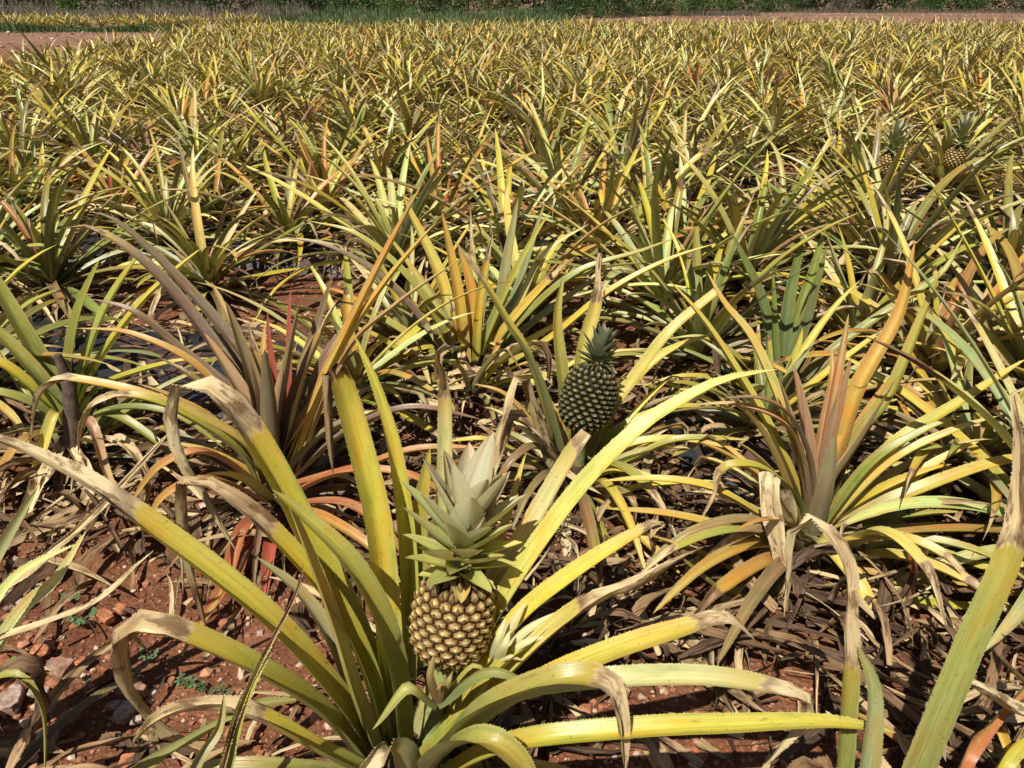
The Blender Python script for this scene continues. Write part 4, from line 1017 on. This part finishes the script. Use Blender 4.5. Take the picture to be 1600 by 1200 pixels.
# ---------- stones and gravel
def ico(sub=2):
    import bmesh
    bm = bmesh.new(); bmesh.ops.create_icosphere(bm, subdivisions=sub, radius=1); bm.verts.ensure_lookup_table()
    v = np.array([p.co[:] for p in bm.verts]); f = np.array([[q.index for q in p.verts] for p in bm.faces]); bm.free(); return v, f
IV3, IF3 = ico(4); IV1, IF1 = ico(1)
stones = [ # px, py, size(m), colour, label
 (95,1048,.045,0,'brownish pink stone, largest of the pair at lower left'), (60,1085,.032,1,'pale pink stone at the lower left below the brownish one'),
 (107,1125,.030,0,'flat whitish stone left of the brown stone pair'), (197,1118,.040,2,'pinkish grey stone in the centre of the lower left soil'),
 (180,1105,.026,2,'small grey stone touching the pinkish grey one'), (20,1100,.050,2,'whitish stone under the black curled leaf'),
 (20,945,.052,2,'rounded grey pink stone at the left edge'), (165,968,.034,3,'bright orange stone beside the small weeds'),
 (192,955,.028,3,'dark orange stone right behind the bright orange one'), (118,958,.018,3,'small rust coloured stone left of the bright orange one'),
 (65,1020,.030,3,'rusty clod of stone left of the curled leaf loop'), (205,1080,.048,0,'brown flat stone right of the curled leaf loop'),
 (280,1178,.030,2,'rounded grey stone at the bottom edge left of the main plant'), (268,1065,.016,3,'small orange stone by the clover weed'),
 (130,1038,.026,3,'rusty stone clod beneath the leaf loop'), (75,1160,.036,1,'pale stone in the lower left corner'),
 (150,1090,.016,3,'small orange pebble stone between the grey stones'), (215,1128,.02,1,'small pale stone at the foot of the pinkish grey one'),
 (205,1185,.034,3,'dull orange stone near the bottom edge beside a dry stalk'), (310,1170,.028,3,'orange pink stone half under the low curved leaf'),
]
SCOL = [(.36,.22,.15), (.60,.47,.37), (.46,.34,.27), (.50,.20,.09)]
for k_, (px, py, s, ci, lab) in enumerate(stones):
    x, y = ground_at(px, py); r = np.random.default_rng(300+k_)
    off = Vector(r.uniform(-50, 50, 3))
    d = np.array([1+.45*mn.noise(Vector(p)*1.1+off)+.22*mn.noise(Vector(p)*2.6+off)+.10*mn.noise(Vector(p)*7+off) for p in IV3])
    v = IV3*d[:, None]
    v = np.clip(v, -r.uniform(.6, .95, 3), r.uniform(.6, .95, 3))*1.25
    v = v*s*.52*np.array([1.25, .9, .62])
    dirt = np.clip(.5+mn.noise(off)*0+np.array([mn.noise(Vector(p)*2.2+off*2) for p in IV3])*1.2-IV3[:, 2]*.45, 0, 1)[:, None]
    c = np.array(SCOL[ci])*(1-dirt*.75)+np.array((.24,.085,.04))*dirt*.75
    a = Acc(); a.add(v, t=IF3, c=c); o = link('stone', a.mesh('stone', M_STONE, True)); o.location = (x, y, .004+s*.12); o.rotation_euler = (r.uniform(-.2, .2), r.uniform(-.2, .2), r.uniform(0, 6.28))
    tag(o, lab, 'stone', 'stones lying on the red soil')
fc = Acc(); r = np.random.default_rng(19)
for k_ in range(7500):
    y = r.uniform(13, 62); x = r.uniform(-.72, .72)*y
    if y < 30 and x > -.30*y-2: continue
    s = .018+.07*r.random()**3
    v = IV1*(1+r.uniform(-.28, .28, (len(IV1), 1)))*s*np.array([1.2, 1, .6])+np.array([x, y, hz(x, y)+s*.2])
    c = np.array([(.36,.17,.10), (.46,.28,.19), (.58,.45,.35), (.30,.13,.07), (.24,.17,.11)][r.integers(5)])*r.uniform(.75, 1.15)
    fc.add(v, t=IF1, c=np.broadcast_to(c, (len(v), 3)))
tag(link('soil_clods', fc.mesh('soil_clods', M_PEB, False)), 'clods and pale stones on the bare soil beyond the plants', 'clods', None, 'stuff')
gr = Acc(); r = np.random.default_rng(9)
for k_ in range(30000):
    y = .72+r.random()**1.7*6.5; x = r.uniform(-1, 1)*(.72*y+.3)
    if not bare(x, y) and r.random() < .45: continue
    s = .0018+.0065*r.random()**3 + (.003+.008*r.random() if r.random() < .04 else 0); s *= (1+.12*y)
    v = IV1*(1+r.uniform(-.28, .28, (len(IV1), 1)))*s*np.array([1, 1, .7]); a = r.uniform(0, 6.28)
    v = np.stack([v[:, 0]*cos(a)-v[:, 1]*sin(a)+x, v[:, 0]*sin(a)+v[:, 1]*cos(a)+y, v[:, 2]+hz(x, y)+s*.35], 1)
    c = np.array([(.30,.11,.055), (.42,.20,.11), (.56,.40,.28), (.26,.09,.045), (.38,.16,.08)][r.integers(5)])*r.uniform(.8, 1.15)
    gr.add(v, t=IF1, c=np.broadcast_to(c, (len(v), 3)))
tag(link('gravel', gr.mesh('gravel', M_PEB, False)), 'fine pinkish gravel scattered over the red soil', 'gravel', None, 'stuff')

# ---------- small green weeds
def weed(x, y, s, n, col, label, seed):
    r = np.random.default_rng(seed); a = Acc()
    for i in range(n):
        az = r.uniform(0, 6.28); L = s*r.uniform(.5, 1); top = np.array([cos(az)*L*.7, sin(az)*L*.7, L*r.uniform(.3, .8)])
        tube_acc(a, [(0, 0, -.005), top*.5+np.array([0, 0, .1*L]), top], [.0012, .001, .0008], np.array((.10,.14,.05)), 5)
        for k in range(3):
            b = az+(k-1)*1.5+r.uniform(-.3, .3); d = np.array([cos(b), sin(b), r.uniform(-.2, .25)]); w = np.array([-sin(b), cos(b), .1])
            l = s*.38*r.uniform(.8, 1.2); p = top
            P = [p, p+d*l*.35+w*l*.30+np.array([0, 0, .1*l]), p+d*l*.8+w*l*.30, p+d*l, p+d*l*.8-w*l*.30, p+d*l*.35-w*l*.30+np.array([0, 0, .1*l]), p+d*l*.5-np.array([0, 0, .08*l])]
            a.add(np.array(P), t=np.array([[0, 1, 6], [1, 2, 6], [2, 3, 6], [3, 4, 6], [4, 5, 6], [5, 0, 6]]), c=np.broadcast_to(np.array(col)*r.uniform(.8, 1.2), (7, 3)))
    o = link('weed', a.mesh('weed', M_WEED, True)); o.location = (x, y, .0); tag(o, label, 'weed', 'small green weeds on the soil')
weeds = [(112,935,.035,6,0,'small grey green weed between the pink stones at left'), (132,968,.038,8,0,'blue green clover like weed beside the bright orange stone'), (25,1050,.035,8,1,'bright green weed at the left edge above the black curled leaf'),
 (235,1025,.030,5,0,'thin weed with two leaves right of the curled leaf loop'), (292,1072,.028,7,0,'grey green weed right of the small orange stone'), (325,1078,.026,5,2,'dark green weed in shade by the orange edged leaf'),
 (350,1085,.020,4,0,'tiny round leaved weed at the end of a low leaf'), (220,1165,.022,5,0,'small weed near the bottom left leaf'), (573,1110,.030,6,1,'bright green weed behind the lower leaves of the main plant'),
 (520,1165,.030,6,2,'dark green weed at the foot of the main plant'), (800,1140,.035,8,2,'dark green weed in the shade right of the main stem'), (1052,1042,.018,5,0,'tiny weed on the litter behind the long yellow leaf'),
 (1130,1190,.018,5,0,'tiny grey weed on the gravel below the long yellow leaf')]
WC = [(.13,.22,.09), (.14,.30,.05), (.05,.12,.04)]
for k_, (px, py, s, n, ci, lab) in enumerate(weeds):
    x, y = ground_at(px, py); weed(x, y, s, n, WC[ci], lab, 700+k_)
wr = np.random.default_rng(12); ca_ = Acc()
for k_ in range(420):
    x, y = ground_at(wr.normal(1520, 60), wr.normal(548, 13)); 
    for j in range(3):
        b = wr.uniform(0, 6.28); l = wr.uniform(.010, .022); p = np.array([x, y, wr.uniform(.01, .05)]); d = np.array([cos(b), sin(b), .2])*l; w = np.array([-sin(b), cos(b), 0])*l*.4
        ca_.add(np.array([p, p+d*.5+w, p+d, p+d*.5-w]), q=np.array([[0, 1, 2, 3]]), c=np.broadcast_to(np.array((.12,.24,.09))*wr.uniform(.7, 1.2), (4, 3)))
tag(link('clover_ground_cover', ca_.mesh('clover_ground_cover', M_WEED)), 'low green clover patch on the red soil at right', 'ground cover', None, 'stuff')

# ------------------------------------------------------------------ far edge: trees, bushes, tall grass
fr_ = np.random.default_rng(44)
def leaf_cloud(n, centers, radii, size, cols, r, flat=.7):
    """many small leaf faces spread through clumps"""
    ci = r.integers(len(centers), size=n); C = np.asarray(centers)[ci]; Rr = np.asarray(radii)[ci]
    d = nrmz(r.normal(size=(n, 3))); rad = r.random(n)**.45
    P = C+d*(Rr*rad)[:, None]*np.array([1, 1, flat])
    a = nrmz(r.normal(size=(n, 3))); b = nrmz(np.cross(a, r.normal(size=(n, 3)))); s = size*r.uniform(.6, 1.4, n)[:, None]
    V = np.stack([P-a*s, P+b*s*.45, P+a*s, P-b*s*.45], 1).reshape(-1, 3)
    tint = np.asarray(cols)[r.integers(len(cols), size=len(centers))][ci]*r.uniform(.75, 1.3, n)[:, None]
    A = Acc(); A.add(V, q=np.arange(n*4).reshape(-1, 4), c=np.repeat(tint, 4, 0)); return A
def make_tree(seed, cols):
    r = np.random.default_rng(seed); H = r.uniform(5.5, 8); tr = Acc()
    lean = r.uniform(-.5, .5, 2)
    tr_pts = [np.array([lean[0]*t*t+.12*sin(3*t+seed), lean[1]*t*t, H*.8*t-.1]) for t in np.linspace(0, 1, 9)]
    bc = np.array((.20,.17,.14)) if seed % 2 else np.array((.30,.27,.23))
    tube_acc(tr, tr_pts, np.linspace(.15, .04, 9), bc, 9)
    cen, rad = [], []
    for k in range(13):
        i0 = r.integers(1, 8); p0 = tr_pts[i0]; az = r.uniform(0, 6.28); L = r.uniform(.9, 2.0); 
        p1 = p0+np.array([cos(az)*L*.5, sin(az)*L*.5, L*.35]); p2 = p0+np.array([cos(az)*L, sin(az)*L, L*r.uniform(.2, .8)])
        tube_acc(tr, [p0, p1, p2], [.05, .035, .015], bc, 6); cen.append(p2); rad.append(r.uniform(.6, 1.15)); cen.append(p1+np.array([0, 0, .2])); rad.append(r.uniform(.4, .8))
    cen.append(tr_pts[-1]); rad.append(1.1)
    return tr.mesh('trunk', M_BARK), leaf_cloud(6500, cen, rad, .085, cols, r).mesh('crown', M_FOL, False)
GC = [[(.05,.09,.025), (.07,.12,.03), (.035,.065,.02)], [(.08,.14,.03), (.06,.11,.025), (.11,.16,.04)], [(.045,.075,.03), (.06,.08,.035)]]
trees = [make_tree(60+i, np.array(GC[i % 3])) for i in range(4)]
def put_tree(i, x, y, s, rz, lab):
    root = empty('tree', (x, y, 0), lab, 'tree', 'trees along the far field edge'); root.rotation_euler = (0, 0, rz); root.scale = (s,)*3
    link('trunk', trees[i][0], root); link('crown', trees[i][1], root)
tl = ['dark leafy', 'light green', 'grey trunked', 'dense green']
tn = 34
for k in range(tn):
    x = -44+k*2.7+fr_.uniform(-.8, .8); y = (52 if x < -4 else 68)+fr_.uniform(-1.5, 4)
    zl = ['at the far left', 'left of centre', 'behind the tall grass', 'right of centre', 'at the far right'][min(4, max(0, int((x/y*1204/CP+800)//320)))]
    put_tree(k % 4, x, y, fr_.uniform(.85, 1.2), fr_.uniform(0, 6.28), f'{tl[k % 4]} tree in the wood beyond the field, {zl}')
def make_bush(seed, cols, n=2600, dry=False):
    r = np.random.default_rng(seed); cen = [np.array([r.normal(0, .7), r.normal(0, .5), r.uniform(.2, 1.5)]) for _ in range(14)]; rad = r.uniform(.35, .7, 14)
    a = leaf_cloud(n, cen, rad, .055, cols, r, .85)
    st = Acc()
    for k in range(9):
        az = r.uniform(0, 6.28); e = cen[k]; tube_acc(st, [(0, 0, -.05), e*.5+r.normal(0, .08, 3), e], [.025, .015, .006], np.array((.22,.18,.14)), 5)
    return a.mesh('foliage', M_FOL, False), st.mesh('branches', M_BARK)
bcols = [np.array([(.05,.10,.025), (.08,.14,.03)]), np.array([(.10,.17,.035), (.07,.13,.03)]), np.array([(.24,.20,.14), (.18,.16,.11), (.10,.12,.06)]), np.array([(.04,.075,.025), (.06,.09,.03)])]
bushes = [make_bush(80+i, bcols[i]) for i in range(4)]
bl = ['dark green', 'bright green', 'grey dry twiggy', 'deep green']
for k in range(52):
    x = -40+k*1.62+fr_.uniform(-.5, .5)
    if x < -3: y = 49.5+fr_.uniform(-1.5, 2); bi = 2 if x < -22 and fr_.random() < .8 else int(fr_.integers(4))
    else: y = 64.5+fr_.uniform(-.8, 3); bi = int(fr_.choice([0, 1, 3, 2], p=[.35, .25, .3, .1]))
    if 1.0 < x < 13: y = 47+.85*x+fr_.uniform(-1, 2); bi = 1 if fr_.random() < .6 else 0
    s = fr_.uniform(.9, 1.45)
    root = empty('bush', (x, y, 0), f'{bl[bi]} bush at the foot of the wood, '+['at the far left', 'left of centre', 'in the middle', 'right of centre', 'at the far right'][min(4, max(0, int((x/y*1204/CP+800)//320)))], 'bush', 'bushes along the far field edge')
    root.scale = (s, s, s); root.rotation_euler = (0, 0, fr_.uniform(0, 6.28))
    link('foliage', bushes[bi][0], root); link('branches', bushes[bi][1], root)
# dense undergrowth of the wood
n = 52000; x = fr_.uniform(-60, 66, n); dep = fr_.random(n)*5; y = np.where(x < -3, 53, 69)+dep; z = fr_.random(n)**.8*4.2
P = np.stack([x, y, z], 1); a_ = nrmz(fr_.normal(size=(n, 3))); b2 = nrmz(np.cross(a_, fr_.normal(size=(n, 3)))); s = (.16*fr_.uniform(.6, 1.4, n))[:, None]
V = np.stack([P-a_*s, P+b2*s*.5, P+a_*s, P-b2*s*.5], 1).reshape(-1, 3)
ug = Acc(); ug.add(V, q=np.arange(n*4).reshape(-1, 4), c=np.repeat(np.array([(.045,.075,.022), (.03,.05,.018), (.07,.10,.03), (.06,.055,.035)])[fr_.integers(4, size=n)], 4, 0))
tag(link('undergrowth', ug.mesh('undergrowth', M_FOL, False)), 'dark undergrowth filling the wood behind the bushes', 'undergrowth', None, 'stuff')
def grass(name, n, fx_, col, hgt, wdt, label):
    x, y = fx_(n); h = hgt*fr_.uniform(.4, 1.1, n)*np.array([.72+.9*mn.noise(Vector((a_*.35, b_*.5, hgt)))+.35*mn.noise(Vector((a_*1.6, b_*1.2, 4))) for a_, b_ in zip(x, y)]).clip(.12, 1.5); az = fr_.uniform(0, 6.28, n); ln = fr_.uniform(.1, .5, n)*h
    dx, dy = np.cos(az), np.sin(az); w = wdt
    b0 = np.stack([x-dy*w, y+dx*w, np.zeros(n)-.03], 1); b1 = np.stack([x+dy*w, y-dx*w, np.zeros(n)-.03], 1)
    m0 = np.stack([x+dx*ln*.35-dy*w*.7, y+dy*ln*.35+dx*w*.7, h*.6], 1); m1 = np.stack([x+dx*ln*.35+dy*w*.7, y+dy*ln*.35-dx*w*.7, h*.6], 1)
    tp = np.stack([x+dx*ln, y+dy*ln, h], 1)
    V = np.stack([b0, b1, m1, m0, tp], 1).reshape(-1, 3); i = np.arange(n)*5
    a = Acc(); a.add(V, q=np.stack([i, i+1, i+2, i+3], 1), t=np.stack([i+3, i+2, i+4], 1), c=np.repeat(np.array(col)[fr_.integers(len(col), size=n)]*fr_.uniform(.8, 1.2, (n, 1)), 5, 0))
    tag(link(name, a.mesh(name, M_FOL, False)), label, 'grass', None, 'stuff')
grass('tall_grass', 22000, lambda n: (lambda x: (x, np.where(x < -9, fr_.uniform(42, 50, n), 34+16*fr_.random(n)**.7)+np.where(x > -2, 2+ (x+2)*.6, 0)))(fr_.uniform(-13, 3.0, n)), [(.10,.17,.05), (.13,.20,.06), (.08,.13,.05), (.16,.18,.08)], .55, .018, 'tall green grass between the field and the wood')
grass('dry_brush', 16000, lambda n: (fr_.uniform(-42, -11, n), fr_.uniform(44, 50, n)), [(.26,.22,.16), (.20,.17,.12), (.32,.27,.20), (.14,.14,.08)], .95, .016, 'grey dry brush behind the separate plot at upper left')
grass('short_weeds', 8000, lambda n: (fr_.uniform(-31, -8, n), fr_.normal(33.8, .7, n)), [(.07,.13,.04), (.09,.16,.05), (.05,.09,.03)], .36, .02, 'green weeds along the front of the separate plot')
grass('sparse_weeds', 5200, lambda n: (lambda a_: (fr_.uniform(-30, 46, n), a_))(fr_.uniform(30, 63, n)), [(.16,.15,.08), (.12,.14,.05), (.26,.20,.13)], .22, .016, 'sparse low weeds on the bare soil beyond the plants')
grass('edge_weeds', 9000, lambda n: (lambda x: (x, np.where(x < 16, 57, 64)+fr_.uniform(-3, 2, n)))(fr_.uniform(0, 44, n)), [(.20,.17,.12), (.12,.14,.06), (.16,.12,.09)], .35, .02, 'low brown weeds at the foot of the wood')
